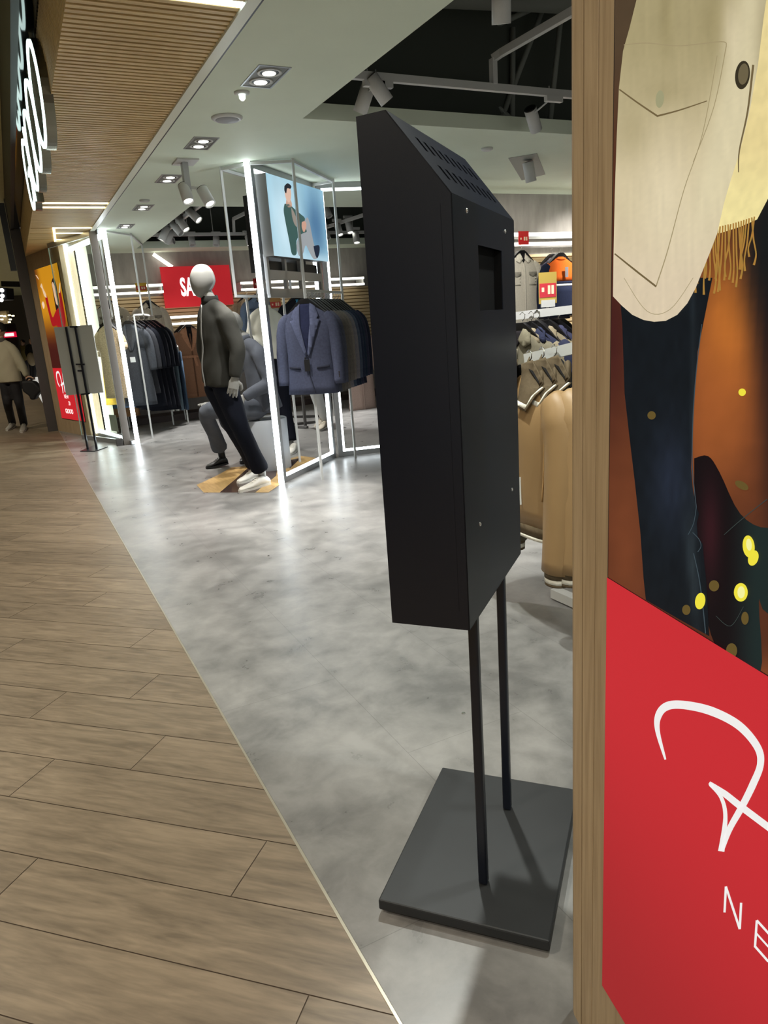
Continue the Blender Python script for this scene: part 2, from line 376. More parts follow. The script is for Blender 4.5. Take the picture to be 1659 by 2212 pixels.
# near poster wall (splayed 13.7 degrees) and jamb post
th = radians(13.686); dv = V((sin(th), cos(th), 0)); nv = V((-cos(th), sin(th), 0))   # nv faces the mall
A0 = at_z(1240, 2185); A0.z = 0
def wall_near(mb, s0, s1, z0, z1, t0, t1, mi=0):
    mb.frame(A0+dv*((s0+s1)/2)+nv*((t0+t1)/2)+V((0, 0, (z0+z1)/2)), dv, nv, V((0, 0, 1)), s1-s0, t1-t0, z1-z0, mi)
w = MB(); wall_near(w, -3.2, -.034, 0, Z+.02, -.25, 0)
for s_, e_ in [(-3.2, -.075), (-.073, -.036)]: wall_near(w, s_, e_, 0, Z+.02, 0, .003)
struct(bevel(w.build('wall_near', M_woodwall), .001))
w = MB(); w.prism([A0+dv*s_+nv*t_ for s_, t_ in [(-.034, .003), (-.006, .003), (.004, 0), (.010, -.006), (.012, -.016), (.012, -.25), (-.034, -.25)]], (0, 0, Z+.02))
struct(w.build('trim_jamb', M_woodwall))
# far poster wall
fa = V((.442, 12.768, 0)); fbp = V((.761, 11.539, 0)); fd = (fbp-fa).normalized(); fn = V((fd.y, -fd.x, 0))
if fn.x > 0: fn = -fn
w = MB(); w.frame(fa+fd*.76-fn*.1+V((0, 0, 1.34)), fd, fn, V((0, 0, 1)), 1.52, .2, 2.68)
struct(w.build('wall_far', M_woodwall))
# dark corner post left of it up to mall ceiling
struct(MB().box(.30, .445, 12.74, 12.9, 0, 3.5).build('trim_pillar', mat('dark_pillar', (74, 72, 72), .55)))
# shop front post and far window
post = V((1.169, 10.009, 0))
struct(bevel(MB().box(post.x-.06, post.x+.03, post.y-.03, post.y+.05, 0, Z).build('trim_post', mat('post_alu', (120, 114, 108), .4, .5)), .004))
# mall depth: far wall and side
struct(MB().box(-6.5, 3, 36, 36.1, 0, 3.6).build('wall_mall_end', mat('mall_far_wall', (96, 88, 78), .7)))
struct(MB().box(1.25, 1.35, 13.1, 36, 0, 3.5).build('wall_mall_side', mat('mall_side_wall', (112, 104, 98), .35)))
struct(MB().box(-6.6, -6.5, -2.5, 36, 0, 3.6).build('wall_mall_left', mat('mall_left_wall', (120, 104, 84), .7)))

# ================================================================== printed pictures (flat artwork on real panels)
def smooth(a, b, x):
    t = max(0, min(1, (x-a)/(b-a))); return t*t*(3-2*t)
def mixc(a, b, t): return tuple(a[i]+(b[i]-a[i])*t for i in range(3))
def print_shape(name, poly, place, col, res, mt, parent, off):
    """flat filled outline; poly in picture coordinates, place() puts it on its panel, col() is the ink colour there"""
    pts = []
    n = len(poly)
    for i in range(n):
        p = V(poly[i]); q = V(poly[(i+1) % n]); k = max(1, int((q-p).length/res))
        pts += [p+(q-p)*(j/k) for j in range(k)]
    ne = len(pts); edges = [(i, (i+1) % ne) for i in range(ne)]
    x0 = min(p.x for p in pts); x1 = max(p.x for p in pts); y0 = min(p.y for p in pts); y1 = max(p.y for p in pts)
    x = x0+res/2; inner = []
    while x < x1:
        y = y0+res/2
        while y < y1: inner.append(V((x, y))); y += res
        x += res
    vs, es, fs, *_ = delaunay_2d_cdt(pts+inner, edges, [], 1, 1e-5)
    me = bpy.data.meshes.new(name); me.from_pydata([place(v.x, v.y, off) for v in vs], [], [tuple(f) for f in fs])
    a = me.color_attributes.new('print', 'FLOAT_COLOR', 'POINT')
    d = []
    for v in vs: c = lin(col(v.x, v.y)); d += [c[0], c[1], c[2], 1]
    a.data.foreach_set('color', d); me.materials.append(mt); me.update()
    o = bpy.data.objects.new(name, me); C.objects.link(o); o.parent = parent
    o.matrix_parent_inverse = parent.matrix_basis.inverted() if parent.type == 'EMPTY' else Matrix()
    return o
def curve_pts(ctrl, n=8):
    """smooth (Catmull-Rom) polyline through control points"""
    P = [V(c) for c in ctrl]; out = []
    for i in range(len(P)-1):
        p0, p1, p2, p3 = P[max(i-1, 0)], P[i], P[i+1], P[min(i+2, len(P)-1)]
        for j in range(n):
            t = j/n; out.append(.5*((2*p1)+(p2-p0)*t+(2*p0-5*p1+4*p2-p3)*t*t+(3*p1-p0-3*p2+p3)*t**3))
    out.append(P[-1]); return out
def stroke(ctrl, widths, n=8, smooth_=True):
    pts = curve_pts(ctrl, n) if smooth_ else [V(c) for c in ctrl]
    L = []; R = []; k = len(pts)
    for i, p in enumerate(pts):
        t = (pts[min(i+1, k-1)]-pts[max(i-1, 0)]).normalized(); nn = V((-t.y, t.x)); f = i/(k-1)*(len(widths)-1); j = min(int(f), len(widths)-2)
        w_ = widths[j]+(widths[j+1]-widths[j])*(f-j); L.append(p+nn*w_/2); R.append(p-nn*w_/2)
    return [tuple(p) for p in L+R[::-1]]
M_print = vcol_mat('poster_print', emit=.74, base=.25)
PT = .006
Bp = A0+nv*PT
def near_pt(px, py, off):
    p = on_plane(px, py, Bp, Bp+dv); return p+nv*off
pst = thing('lightbox_poster', A0-dv*.64+nv*0, 'close backlit poster of a beige jacket and jeans above a red base, beside the kiosk', 'poster', 'illuminated shop entrance posters')
pm = MB(); wall_near(pm, -1.17, -.117, .196, 2.45, .0035, PT)
pm.build('panel', mat('poster_edge', (40, 30, 28), .6), pst)
def sz(px, py): p = on_plane(px, py, Bp, Bp+dv); return (p-Bp).dot(dv), p.z
def sz_pt(s_, z_, off): return Bp+dv*s_+V((0, 0, z_))+nv*off
def g2(x, y, cx, cy, rx, ry): return math.exp(-((x-cx)/rx)**2-((y-cy)/ry)**2)
def bgc(s_, z_):
    p = Bp+dv*s_+V((0, 0, z_)); d = p-O; zc = d.dot(fwd)
    if zc < .1: return (70, 44, 30)
    x = 829.5+FPX*d.dot(rgt)/zc; y = 1106-FPX*d.dot(upv)/zc
    c = (88, 48, 32)
    c = mixc(c, (206, 122, 48), .95*g2(x, y, 1570, 720, 75, 170)); c = mixc(c, (176, 98, 48), .8*g2(x, y, 1540, 900, 110, 190))
    c = mixc(c, (30, 22, 26), .95*smooth(1590, 1670, x-.1*(y-700))*smooth(1500, 1150, y))
    c = mixc(c, (128, 70, 42), .8*g2(x, y, 1350, 1180, 60, 260)); c = mixc(c, (64, 26, 30), .7*g2(x, y, 1320, 720, 40, 160))
    c = mixc(c, (20, 26, 28), .95*g2(x, y, 1670, 520, 60, 150)); c = mixc(c, (150, 84, 50), .8*smooth(1380, 1480, y)*smooth(1590, 1640, x))
    c = mixc(c, (82, 70, 52), .85*smooth(420, 60, y)); k = 1+.06*noise.noise(V((x*.03, y*.03, 1)))
    return tuple(v*k for v in c)
print_shape('picture_background', [(-1.168, .967), (-.119, .967), (-.119, 2.448), (-1.168, 2.448)], sz_pt, bgc, .012, M_print, pst, .0002)
def nz(x, y, s1, s2, seed=0): return noise.noise(V((x/s1, y/s2, seed)))
art = [
 ('picture_coat', curve_pts([(1500, 990), (1530, 985), (1555, 1020), (1600, 1110), (1659, 1140), (1720, 1100), (1760, 1180), (1760, 1330), (1659, 1325), (1640, 1300), (1642, 1460), (1560, 1420), (1520, 1300), (1500, 1100)], 4),
  lambda x, y: mixc(mixc((20, 14, 18), (30, 44, 44), smooth(1560, 1640, x)*smooth(1000, 1120, y)), (62, 26, 34), .8*g2(x, y, 1535, 1150, 22, 110))),
 ('picture_jeans', [(1340, 640), (1345, 700), (1350, 850), (1360, 940), (1372, 1040), (1384, 1150), (1391, 1250), (1396, 1296), (1460, 1333), (1533, 1374), (1530, 1320), (1527, 1260), (1521, 1200), (1519, 1175), (1508, 1160), (1506, 1130), (1511, 1110), (1503, 1090), (1497, 1050), (1494, 1010), (1497, 920), (1502, 840), (1508, 760), (1520, 700), (1532, 640), (1540, 600), (1400, 600)],
  lambda x, y: tuple(v*(1+.16*nz(x, y, 5, 40)) for v in mixc(mixc((19, 25, 31), (38, 46, 62), .85*g2(x, y, 1450, 1040, 45, 120)), (62, 74, 80), .5*g2(x, y, 1488-.1*(1150-y), 1230, 12, 120)+.35*g2(x, y, 1500, 900, 6, 400)))),
 ('picture_scarf', [(1500, 500), (1556, 504), (1600, 490), (1637, 474), (1660, 430), (1700, 380), (1720, 0), (1620, 0)],
  lambda x, y: tuple(v*(1+.05*nz(x, y, 3, 20)) for v in mixc((240, 222, 160), (250, 236, 170), smooth(300, 450, y)))),
]
for i, (nm, poly, cf) in enumerate(art):
    print_shape(nm, [tuple(p) for p in poly], near_pt, cf, 9, M_print, pst, .0004+.0002*i)
fr = MB()
fringe = []
for i in range(22):
    x0_ = 1512+i*5.7; y0_ = 508-i*1.4 if i < 12 else 492-(i-12)*1.8
    ln = random.uniform(95, 140)-(20 if i > 14 else 0); sw = random.uniform(-14, 10)
    fringe.append(stroke([(x0_, y0_-8), (x0_+sw*.4, y0_+ln*.4), (x0_+sw, y0_+ln*.75), (x0_+sw*.7-2, y0_+ln)], [3.2, 3.6, 3, 5], 5))
frp = None
for i, f in enumerate(fringe):
    pass
def multi_print(name, polys, place, col, mt, parent, off):
    me = bpy.data.meshes.new(name); vs = []; fs = []; cols = []
    for poly in polys:
        k = len(vs); v2, e2, f2, *_ = delaunay_2d_cdt([V(p) for p in poly], [(i, (i+1) % len(poly)) for i in range(len(poly))], [], 1, 1e-6)
        vs += [place(v.x, v.y, off) for v in v2]; cols += [lin(col(v.x, v.y)) for v in v2]; fs += [tuple(i+k for i in f) for f in f2]
    me.from_pydata(vs, [], fs); a_ = me.color_attributes.new('print', 'FLOAT_COLOR', 'POINT')
    a_.data.foreach_set('color', [c for t in cols for c in (*t, 1)]); me.materials.append(mt)
    o = bpy.data.objects.new(name, me); C.objects.link(o); o.parent = parent
    o.matrix_parent_inverse = parent.matrix_basis.inverted() if parent.type == 'EMPTY' else Matrix()
    return o
multi_print('picture_fringe', fringe, near_pt, lambda x, y: (176+20*nz(x, y, 6, 9), 132, 62), M_print, pst, .0011)
def each_print(name, polys, *a):
    for p in polys: multi_print(name, [p], *a)
jk = [(1450, -420), (1400, -150), (1377, 0), (1362, 60), (1348, 110), (1339, 190), (1334, 300), (1330, 420), (1327, 560), (1326, 640), (1345, 660), (1368, 680), (1392, 691), (1415, 695), (1440, 693), (1465, 680), (1487, 655), (1505, 622), (1522, 580), (1538, 540), (1552, 503), (1566, 440), (1580, 392), (1600, 330), (1622, 240), (1640, 140), (1652, 40), (1680, -150), (1690, -420)]
def jkc(x, y):
    c = mixc((176, 164, 124), (222, 208, 172), smooth(60, 420, y)); c = mixc(c, (232, 222, 186), smooth(60, 0, 1625-x-(y-0)*.22)*.8)
    c = mixc(c, (228, 212, 184), smooth(400, 640, y)); c = mixc(c, (150, 138, 98), .5*g2(x, y, 1440, 30, 14, 90)+.45*g2(x, y, 1545, 40, 30, 60)+.35*g2(x, y, 1370, 290, 40, 60)+.3*g2(x, y, 1440, 200, 50, 30))
    c = mixc(c, (240, 228, 196), .6*g2(x, y, 1440, 440, 60, 130)+.5*g2(x, y, 1580, 60, 20, 80)); c = mixc(c, (138, 126, 92), .5*g2(x, y, 1655, 100, 18, 130))
    return tuple(v*(1+.035*nz(x, y, 9, 90)+.02*nz(x, y, 2, 2)) for v in c)
print_shape('picture_jacket', jk, near_pt, jkc, 7, M_print, pst, .0013)
dk = lambda x, y: (118, 102, 70); ds_ = lambda x, y: (168, 154, 118)
each_print('picture_seam', [stroke([(1340, 193), (1380, 222), (1423, 251)], [3, 3.5, 4], 6), stroke([(1421, 251), (1470, 238), (1530, 218)], [4, 3, 2], 6),
  stroke([(1330, 548), (1375, 584), (1420, 619)], [3, 4, 4], 6), stroke([(1630, 140), (1618, 240), (1600, 325), (1598, 372)], [5, 4, 3, 2], 6)], near_pt, dk, M_print, pst, .0015)
each_print('picture_stitching', [stroke([(1420, 617), (1445, 540), (1480, 410), (1520, 290), (1552, 120)], [2.5, 2, 1.6, 1.5, 1.5], 6), stroke([(1350, 97), (1400, 93), (1470, 99), (1560, 90), (1572, 98)], [2, 2, 2, 2, 2], 6),
  stroke([(1350, 600), (1400, 672), (1450, 668), (1500, 600)], [1, 1.2, 1.2, 1], 6), stroke([(1572, 98), (1545, 230), (1500, 350)], [2, 1.6, 1.4], 6)], near_pt, ds_, M_print, pst, .0015)
def ell(cx, cy, rx, ry, rot=0, n=26): return [(cx+rx*cos(t)*cos(rot)-ry*sin(t)*sin(rot), cy+rx*cos(t)*sin(rot)+ry*sin(t)*cos(rot)) for t in [2*pi*i/n for i in range(n)]]
multi_print('picture_button', [ell(1607, 162, 16, 31, .12)], near_pt, lambda x, y: (56, 50, 36), M_print, pst, .0016)
multi_print('picture_button', [ell(1609, 160, 11, 23, .12)], near_pt, lambda x, y: (112, 102, 76), M_print, pst, .0017)
multi_print('picture_snap', [ell(1428, 214, 9, 19, .1)], near_pt, lambda x, y: (166, 164, 128), M_print, pst, .0016)
each_print('picture_light_spot', [ell(1620, 1180, 13, 24, -.1), ell(1630, 1205, 11, 17, .3), ell(1603, 1279, 15, 20, 0), ell(1515, 1298, 11, 18, .15), ell(1606, 847, 8, 8, 0)], near_pt, lambda x, y: (250, 238, 70), M_print, pst, .0016)
each_print('picture_light_spot', [ell(1604, 1279, 8, 13, 0), ell(1621, 1176, 6, 13, -.1)], near_pt, lambda x, y: (255, 255, 170), M_print, pst, .0018)
each_print('picture_faint_spot', [ell(1410, 897, 9, 9), ell(1605, 1048, 16, 8, .5), ell(1485, 1317, 9, 11), ell(1545, 1265, 11, 12), ell(1612, 1335, 8, 14), ell(1583, 1405, 12, 16)], near_pt, lambda x, y: (104, 86, 44), M_print, pst, .0016)
print_shape('red_band', [(-1.168, .198), (-.119, .198), (-.119, .967), (-1.168, .967)], sz_pt, lambda s_, z_: mixc((172, 42, 46), (212, 48, 56), smooth(.2, .85, z_)), .05, M_print, pst, .0022)
hs = [stroke([(1441, 1640), (1424, 1578), (1426, 1545), (1444, 1525), (1480, 1522), (1540, 1535), (1600, 1566), (1640, 1612), (1647, 1650), (1630, 1695), (1605, 1745), (1580, 1790), (1563, 1838)], [4, 10, 15, 18, 18, 19, 18, 16, 15, 16, 15, 13, 8], 8),
      stroke([(1536, 1690), (1570, 1714), (1603, 1740), (1670, 1790)], [7, 14, 15, 15], 6), stroke([(1538, 1693), (1562, 1722), (1571, 1765), (1562, 1838)], [8, 8, 9, 14], 8), stroke([(1670, 1790), (1720, 1840), (1790, 1900)], [15, 15, 10], 4)]
multi_print('script_lettering', hs, near_pt, lambda x, y: (253, 253, 253), M_print, pst, .0026)
nw = [stroke([(1569, 1970), (1572, 1914)], [5, 5], 2, False), stroke([(1572, 1914), (1602, 2006)], [5, 5], 2, False), stroke([(1602, 2006), (1605, 1949)], [5, 5], 2, False),
      stroke([(1635, 2044), (1639, 1987)], [5, 5], 2, False), stroke([(1639, 1987), (1668, 2019)], [5, 5], 2, False), stroke([(1637, 2014), (1664, 2044)], [4, 4], 2, False), stroke([(1634, 2042), (1664, 2076)], [5, 5], 2, False)]
multi_print('block_letter', nw[:3], near_pt, lambda x, y: (253, 253, 253), M_print, pst, .0026)
multi_print('block_letter', nw[3:], near_pt, lambda x, y: (253, 253, 253), M_print, pst, .0026)

each_print('picture_denim_seam', [stroke([(1518, 700), (1506, 800), (1499, 900), (1497, 1000), (1502, 1060), (1506, 1095)], [1.6, 2, 2, 1.6], 6), stroke([(1506, 1095), (1500, 1130), (1488, 1155)], [1.6, 1.4], 6), stroke([(1498, 1150), (1512, 1165), (1516, 1180), (1509, 1192)], [1.6, 1.6], 6), stroke([(1500, 1195), (1512, 1250), (1520, 1310), (1526, 1368)], [1.6, 2.2, 2.2], 6)], near_pt, lambda x, y: (66, 80, 88), M_print, pst, .0011)
each_print('picture_coat_fold', [stroke([(1659, 1078), (1600, 1125), (1566, 1155)], [2, 1.6, 1.2], 6), stroke([(1548, 1330), (1580, 1352), (1608, 1310)], [1, 1.4, 1], 6)], near_pt, lambda x, y: (58, 68, 66), M_print, pst, .0011)
# far poster
Fp = fa+fn*.008
def far_pt(s_, z_, off): return Fp+fd*s_+V((0, 0, z_))+fn*off
pf = thing('lightbox_poster', fa+fd*.87, 'distant backlit poster of a long-haired woman in a red dress above a red base', 'poster', 'illuminated shop entrance posters')
pmm = MB(); pmm.frame(fa+fd*.87+fn*.004+V((0, 0, 1.335)), fd, fn, V((0, 0, 1)), 1.05, .008, 2.235); pmm.build('panel', mat('poster_edge', (40, 30, 28), .6), pf)
M_print2 = vcol_mat('poster_print_far', emit=.8, base=.4)
print_shape('picture_background', [(.347, 1.001), (1.393, 1.001), (1.393, 2.451), (.347, 2.451)], far_pt,
  lambda s_, z_: mixc(mixc((70, 26, 22), (214, 146, 30), smooth(1.25, 1.9, z_)), (120, 66, 22), smooth(.6, .35, s_)*smooth(1.9, 2.4, z_)), .08, M_print2, pf, .001)
def fpoly(name, pts, col, k, n=4): print_shape(name, [tuple(p) for p in curve_pts([V(p) for p in pts]+[V(pts[0])], n)], far_pt, lambda s_, z_: col, .05, M_print2, pf, .001+.0012*k)
fpoly('picture_hair', [(1.02, 2.22), (1.12, 2.27), (1.2, 2.2), (1.2, 2.0), (1.16, 1.7), (1.1, 1.5), (1.02, 1.6), (1.0, 1.9)], (34, 18, 22), 1)
fpoly('picture_dress', [(.62, 2.02), (.72, 2.05), (.78, 1.75), (.98, 1.82), (1.2, 1.9), (1.26, 2.08), (1.34, 2.06), (1.34, 1.7), (1.28, 1.6), (1.22, 1.5), (1.3, 1.2), (1.3, 1.01), (1.05, 1.01), (.98, 1.3), (.95, 1.6), (.72, 1.62), (.66, 1.8)], (168, 26, 32), 2)
fpoly('picture_face', [(1.03, 2.19), (1.08, 2.22), (1.14, 2.15), (1.15, 2.03), (1.12, 1.9), (1.06, 1.93), (1.04, 2.05)], (226, 190, 160), 3)
fpoly('picture_hand', [(.5, 2.2), (.56, 2.16), (.6, 2.06), (.7, 2.03), (.68, 2.1), (.62, 2.16), (.58, 2.24)], (240, 208, 170), 4, 3)
fpoly('picture_hand', [(1.26, 2.06), (1.32, 2.06), (1.39, 2.18), (1.34, 2.16)], (240, 208, 170), 4, 3)
fpoly('picture_petals', [(.38, 2.38), (.44, 2.36), (.5, 2.3), (.44, 2.33)], (250, 220, 190), 4, 3)
fpoly('picture_petals', [(.42, 1.96), (.5, 1.99), (.54, 1.93), (.46, 1.88)], (250, 220, 190), 4, 3)
print_shape('red_band', [(.347, .224), (1.393, .224), (1.393, 1.001), (.347, 1.001)], far_pt, lambda s_, z_: (206, 38, 46), .4, M_print2, pf, .001)
scr = [[(.53, .72), (.47, .8), (.5, .92), (.62, .93), (.66, .8), (.64, .62)], [(.6, .74), (.82, .8)], [(.78, .95), (.74, .64)], [(.86, .72), (.92, .76), (.9, .66), (.96, .76), (.98, .64), (1.06, .72)], [(1.1, .7), (1.16, .76), (1.2, .66), (1.25, .74), (1.3, .64)]]
multi_print('script_lettering', [stroke(s_, [.03, .035, .03], 6) for s_ in scr], far_pt, lambda a_, b_: (252, 252, 252), M_print2, pf, .004)
for tx, s_, z_, sz_ in [('NEW', .66, .545, .085), ('20', .8, .445, .085), ('GIOOO', .6, .315, .1)]:
    text_rings(tx, sz_, far_pt(s_, z_, .003), fd, (0, 0, 1), 'block_lettering', M_whiteprint, pf, .001, .0005, .002 if tx == 'GIOOO' else 0)

# ================================================================== kiosk stand in front
U = V((.743, .669, 0)); Wv = V((.669, -.743, 0))      # along its width / towards its front
kc = V((.873, 1.322, 0))
k = thing('display_stand', kc, 'tall black metal kiosk stand with slotted sloped top beside the oak jamb', 'display stand')
b_ = MB(); b_.frame(kc+V((0, 0, .026)), U, Wv, (0, 0, 1), .537, .40, .028); bevel(b_.build('base_plate', M_blackplate, k), .004)
b_ = MB(); b_.frame(kc+V((0, 0, .006)), U, Wv, (0, 0, 1), .46, .33, .012); b_.build('foot_pad', M_black, k)
for q in [(1045, 1905), (1096, 1745)]:
    p = at_z(*q, .04); p.z = .04
    b_ = MB(); b_.frame(p+V((0, 0, .46)), U, Wv, (0, 0, 1), .022, .022, .92); bevel(b_.build('pole', M_blackmetal, k), .005, 3)
F0 = V((.727, 1.134, 0)); F1 = V((1.104, 1.458, 0)); Uk = (F1-F0).normalized(); Wk = V((Uk.y, -Uk.x, 0)); D_ = .17
def kp(u, d, z): return F0+Uk*u-Wk*d+V((0, 0, z))     # d = depth behind the front face
WK = (F1-F0).length
b_ = MB(); prof = [(0, .74), (0, 1.565), (.113, 1.713), (D_, 1.711), (D_, .74)]
w0, w1, v0, v1 = .165, .365, 1.365, 1.49
# open box made of panels, front panel with a window cut
def panel(mb, pts, th_, mi=0):
    n_ = (V(pts[1])-V(pts[0])).cross(V(pts[2])-V(pts[0])).normalized(); mb.prism(pts, -n_*th_, mi)
t_ = .0025
for u0, u1 in [(0, t_), (WK-t_, WK)]: b_.prism([kp(u0, d, z) for d, z in prof], Uk*(u1-u0))
b_.prism([kp(t_, D_-t_, .74), kp(WK-t_, D_-t_, .74), kp(WK-t_, D_-t_, 1.711), kp(t_, D_-t_, 1.711)], -Wk*t_)
b_.prism([kp(t_, .113, 1.713), kp(WK-t_, .113, 1.713), kp(WK-t_, D_, 1.711), kp(t_, D_, 1.711)], V((0, 0, -t_)))
b_.prism([kp(t_, 0, .74), kp(WK-t_, 0, .74), kp(WK-t_, D_, .74), kp(t_, D_, .74)], V((0, 0, t_)))
b_.prism([kp(0, .02, .78), kp(WK, .02, .78), kp(WK, .021, 1.55), kp(0, .021, 1.55)], -Wk*.001)
b_.build('housing', M_blackmetal, k)
b_ = MB()
for a0, a1, z0, z1 in [(0, w0, .74, 1.565), (w1, WK, .74, 1.565), (w0, w1, .74, v0), (w0, w1, v1, 1.565)]:
    b_.prism([kp(a0, 0, z0), kp(a1, 0, z0), kp(a1, 0, z1), kp(a0, 0, z1)], -Wk*.002)
b_.build('front_panel', M_blackmetal, k)
b_ = MB(); b_.prism([kp(w0-.01, .018, v0-.01), kp(w1+.01, .018, v0-.01), kp(w1+.01, .018, v1+.01), kp(w0-.01, .018, v1+.01)], -Wk*.001)
for a0, a1, z0, z1 in [(w0-.004, w0, v0, v1), (w1, w1+.004, v0, v1)]: b_.prism([kp(a0, .002, z0), kp(a1, .002, z0), kp(a1, .002, z1), kp(a0, .002, z1)], -Wk*.017)
b_.build('screen_recess', mat('matt_black_recess', (6, 6, 8), .7, spec=.2), k)
# sloped vent panel with slots: strips around two rows of nine slots
sl0 = V((0, 0, 1.565)); sd = (V((0, 0, 0))-Wk*.113+V((0, 0, 1.713-1.565))); sn = sd.cross(Uk).normalized()
def sp_(u, v): return F0+Uk*u+V((0, 0, 1.565))+sd*v
b_ = MB()
def sq(u0, u1, v0_, v1_): b_.prism([sp_(u0, v0_), sp_(u1, v0_), sp_(u1, v1_), sp_(u0, v1_)], sn*(.002 if sn.z < 0 else -.002))
rows = [(.24, .42), (.60, .78)]; nS = 9; us = [(.05+i*(WK-.1)/nS+.012, .05+(i+1)*(WK-.1)/nS-.012+.006) for i in range(nS)]
sq(0, WK, 0, rows[0][0]); sq(0, WK, rows[0][1], rows[1][0]); sq(0, WK, rows[1][1], 1)
for r_ in rows:
    e = 0
    # slots are slanted gaps: keep the metal between them
    for u0, u1 in us: sq(e, u0+.012, *r_); e = u1-.008+.012
    sq(e, WK, *r_)
b_.build('vent_panel', M_blackmetal, k)
for q in [(1008, 455), (1091, 500), (1037, 1132), (1106, 1057)]:
    p = on_plane(*q, F0, F1); b_ = MB(); b_.lathe([(.0001, .003), (.003, .0028), (.005, .0005), (.005, 0)], p, 12, 0, Wk); b_.build('screw', M_chrome, k)

# ================================================================== LED gates
def led_frame(name, a, b, z0, z1, label, led_sides, w=.05, d=.045, group=None, top=True, bottom=True, nrm=1):
    a = V((a[0], a[1], 0)); b = V((b[0], b[1], 0)); u = (b-a).normalized(); n = V((u.y, -u.x, 0))*nrm; L = (b-a).length
    t = thing(name, (a+b)/2, label, 'illuminated frame', group)
    def fr(s0, s1, y0, y1, t0, t1, nm, mt):
        x = MB(); x.frame(a+u*((s0+s1)/2)+n*((t0+t1)/2)+V((0, 0, (y0+y1)/2)), u, n, V((0, 0, 1)), s1-s0, t1-t0, y1-y0); return x.build(nm, mt, t)
    for s0 in (0, L-w): bevel(fr(s0, s0+w, z0, z1, -d, 0, 'upright', M_alu), .003)
    if top: fr(w, L-w, z1-w, z1, -d, 0, 'top_rail', M_alu)
    if bottom: fr(w, L-w, z0, z0+w, -d, 0, 'bottom_rail', M_alu)
    ls = .022
    if 'l' in led_sides: fr(w, w+ls, z0+w, z1-w, -d+.01, -.006, 'light_strip', M_led)
    if 'r' in led_sides: fr(L-w-ls, L-w, z0+w, z1-w, -d+.01, -.006, 'light_strip', M_led)
    if 'b' in led_sides: fr(w+ls, L-w-ls, z0+w, z0+w+ls, -d+.01, -.006, 'light_strip', M_led)
    if 't' in led_sides: fr(w+ls, L-w-ls, z1-w-ls, z1-w, -d+.01, -.006, 'light_strip', M_led)
    if 'L' in led_sides: fr(-.035, 0, z0, z1, -d+.004, -.004, 'light_strip', M_led)
    return t
P1 = V((1.99, 6.09, 0)); P2 = V((2.853, 6.905, 0)); P3 = P2+V((1.35, -.32, 0))
led_frame('led_gate', P1, P2, 0, Z, 'tall illuminated frame holding the picture screen, beside the standing mannequin', 'Lrbt', group=None)
led_frame('led_gate', P2+V((.03, 0, 0)), P3, 0, Z, 'tall illuminated frame running behind the black kiosk', 'lbt')
# left gate: bright column and return towards the back
Q1 = V((1.20, 10.02, 0)); Q2 = V((.94, 11.35, 0))
g = thing('led_gate', (Q1+Q2)/2, 'tall illuminated frame at the far side of the shop entrance behind the easel', 'illuminated frame')
def gbar(nm, p, q, w, h, mt, side=None): x = MB(); x.bar(p, q, w, h, side); return x.build(nm, mt, g)
c0 = V((1.271, 9.89, 0)); c1 = V((1.56, 10.42, 0))
gbar('light_strip', c0+V((0, 0, 0)), c0+V((0, 0, Z)), .05, .05, M_led, (1, 0, 0))
gbar('upright', c0+V((.0, .06, 0)), c0+V((.0, .06, Z)), .04, .04, M_alu, (1, 0, 0))
for o_, z in ((0, .03), (0, Z-.03)): gbar('rail', c0+V((-.05, .03, z)), Q2+V((0, 0, z)), .05, .05, M_alu)
gbar('light_strip', c0+V((-.12, .2, .075)), Q2+V((.03, 0, .075)), .03, .03, M_led)
gbar('light_strip', c0+V((-.02, .1, Z-.075)), Q2+V((.03, 0, Z-.075)), .04, .04, M_led)
gbar('light_strip', Q2+V((.12, -.1, .05)), Q2+V((.12, -.1, Z)), .05, .05, M_led, (1, 0, 0))
gbar('light_strip', Q2+V((-.03, -.03, .05)), Q2+V((-.03, -.03, Z)), .035, .035, M_led, (1, 0, 0))
gbar('upright', Q2+V((.20, .03, 0)), Q2+V((.20, .03, Z)), .1, .04, mat('cream_panel', (220, 216, 196), .6), (1, 0, 0))
# shop window glass, two panes
for a_, b_2, nm, lb in [((1.13, 10.04), (.70, 11.25), 'window_1', 0), ]:
    gl = MB(); a_ = V((*a_, 0)); b_2 = V((*b_2, 0)); gl.bar(a_+V((0, 0, 1.34)), b_2+V((0, 0, 1.34)), .012, 2.6, (0, 0, 1)) if False else gl.prism([a_+V((0, 0, .06)), b_2+V((0, 0, .06)), b_2+V((0, 0, 2.62)), a_+V((0, 0, 2.62))], (.012, 0, 0))
    w_ = gl.build(nm, M_glass); struct(w_)
x = MB(); x.bar((1.13, 10.04, .03), (.70, 11.25, .03), .03, .06); x.bar((1.13, 10.04, 2.65), (.70, 11.25, 2.65), .03, .06); struct(x.build('trim_window', M_alu))
x = MB(); x.bar((.695, 11.25, 0), (.695, 11.25, Z), .012, .02, (1, 0, 0)); struct(x.build('trim_glass_edge', mat('glass_edge', (150, 180, 170), .3)))
# floor spring box and notice on the glass
x = MB(); x.box(1.02, 1.10, 9.98, 10.06, 0, .09); tag(x.build('floor_spring', M_grey), 'small grey metal floor box at the foot of the shop window post', 'floor box')
nt_ = MB(); pa = on_plane(242, 914, (1.13, 10.03), (.70, 11.24)); nt_.frame(pa+V((.02, -.012, 0)), (V((.70, 11.24, 0))-V((1.13, 10.03, 0))), V((.94, .33, 0)), (0, 0, 1), .20, .004, .22)
tag(nt_.build('notice_sheet', mat('notice_paper', (150, 160, 148), .6)), 'small pale notice sheet low on the shop window glass', 'notice')

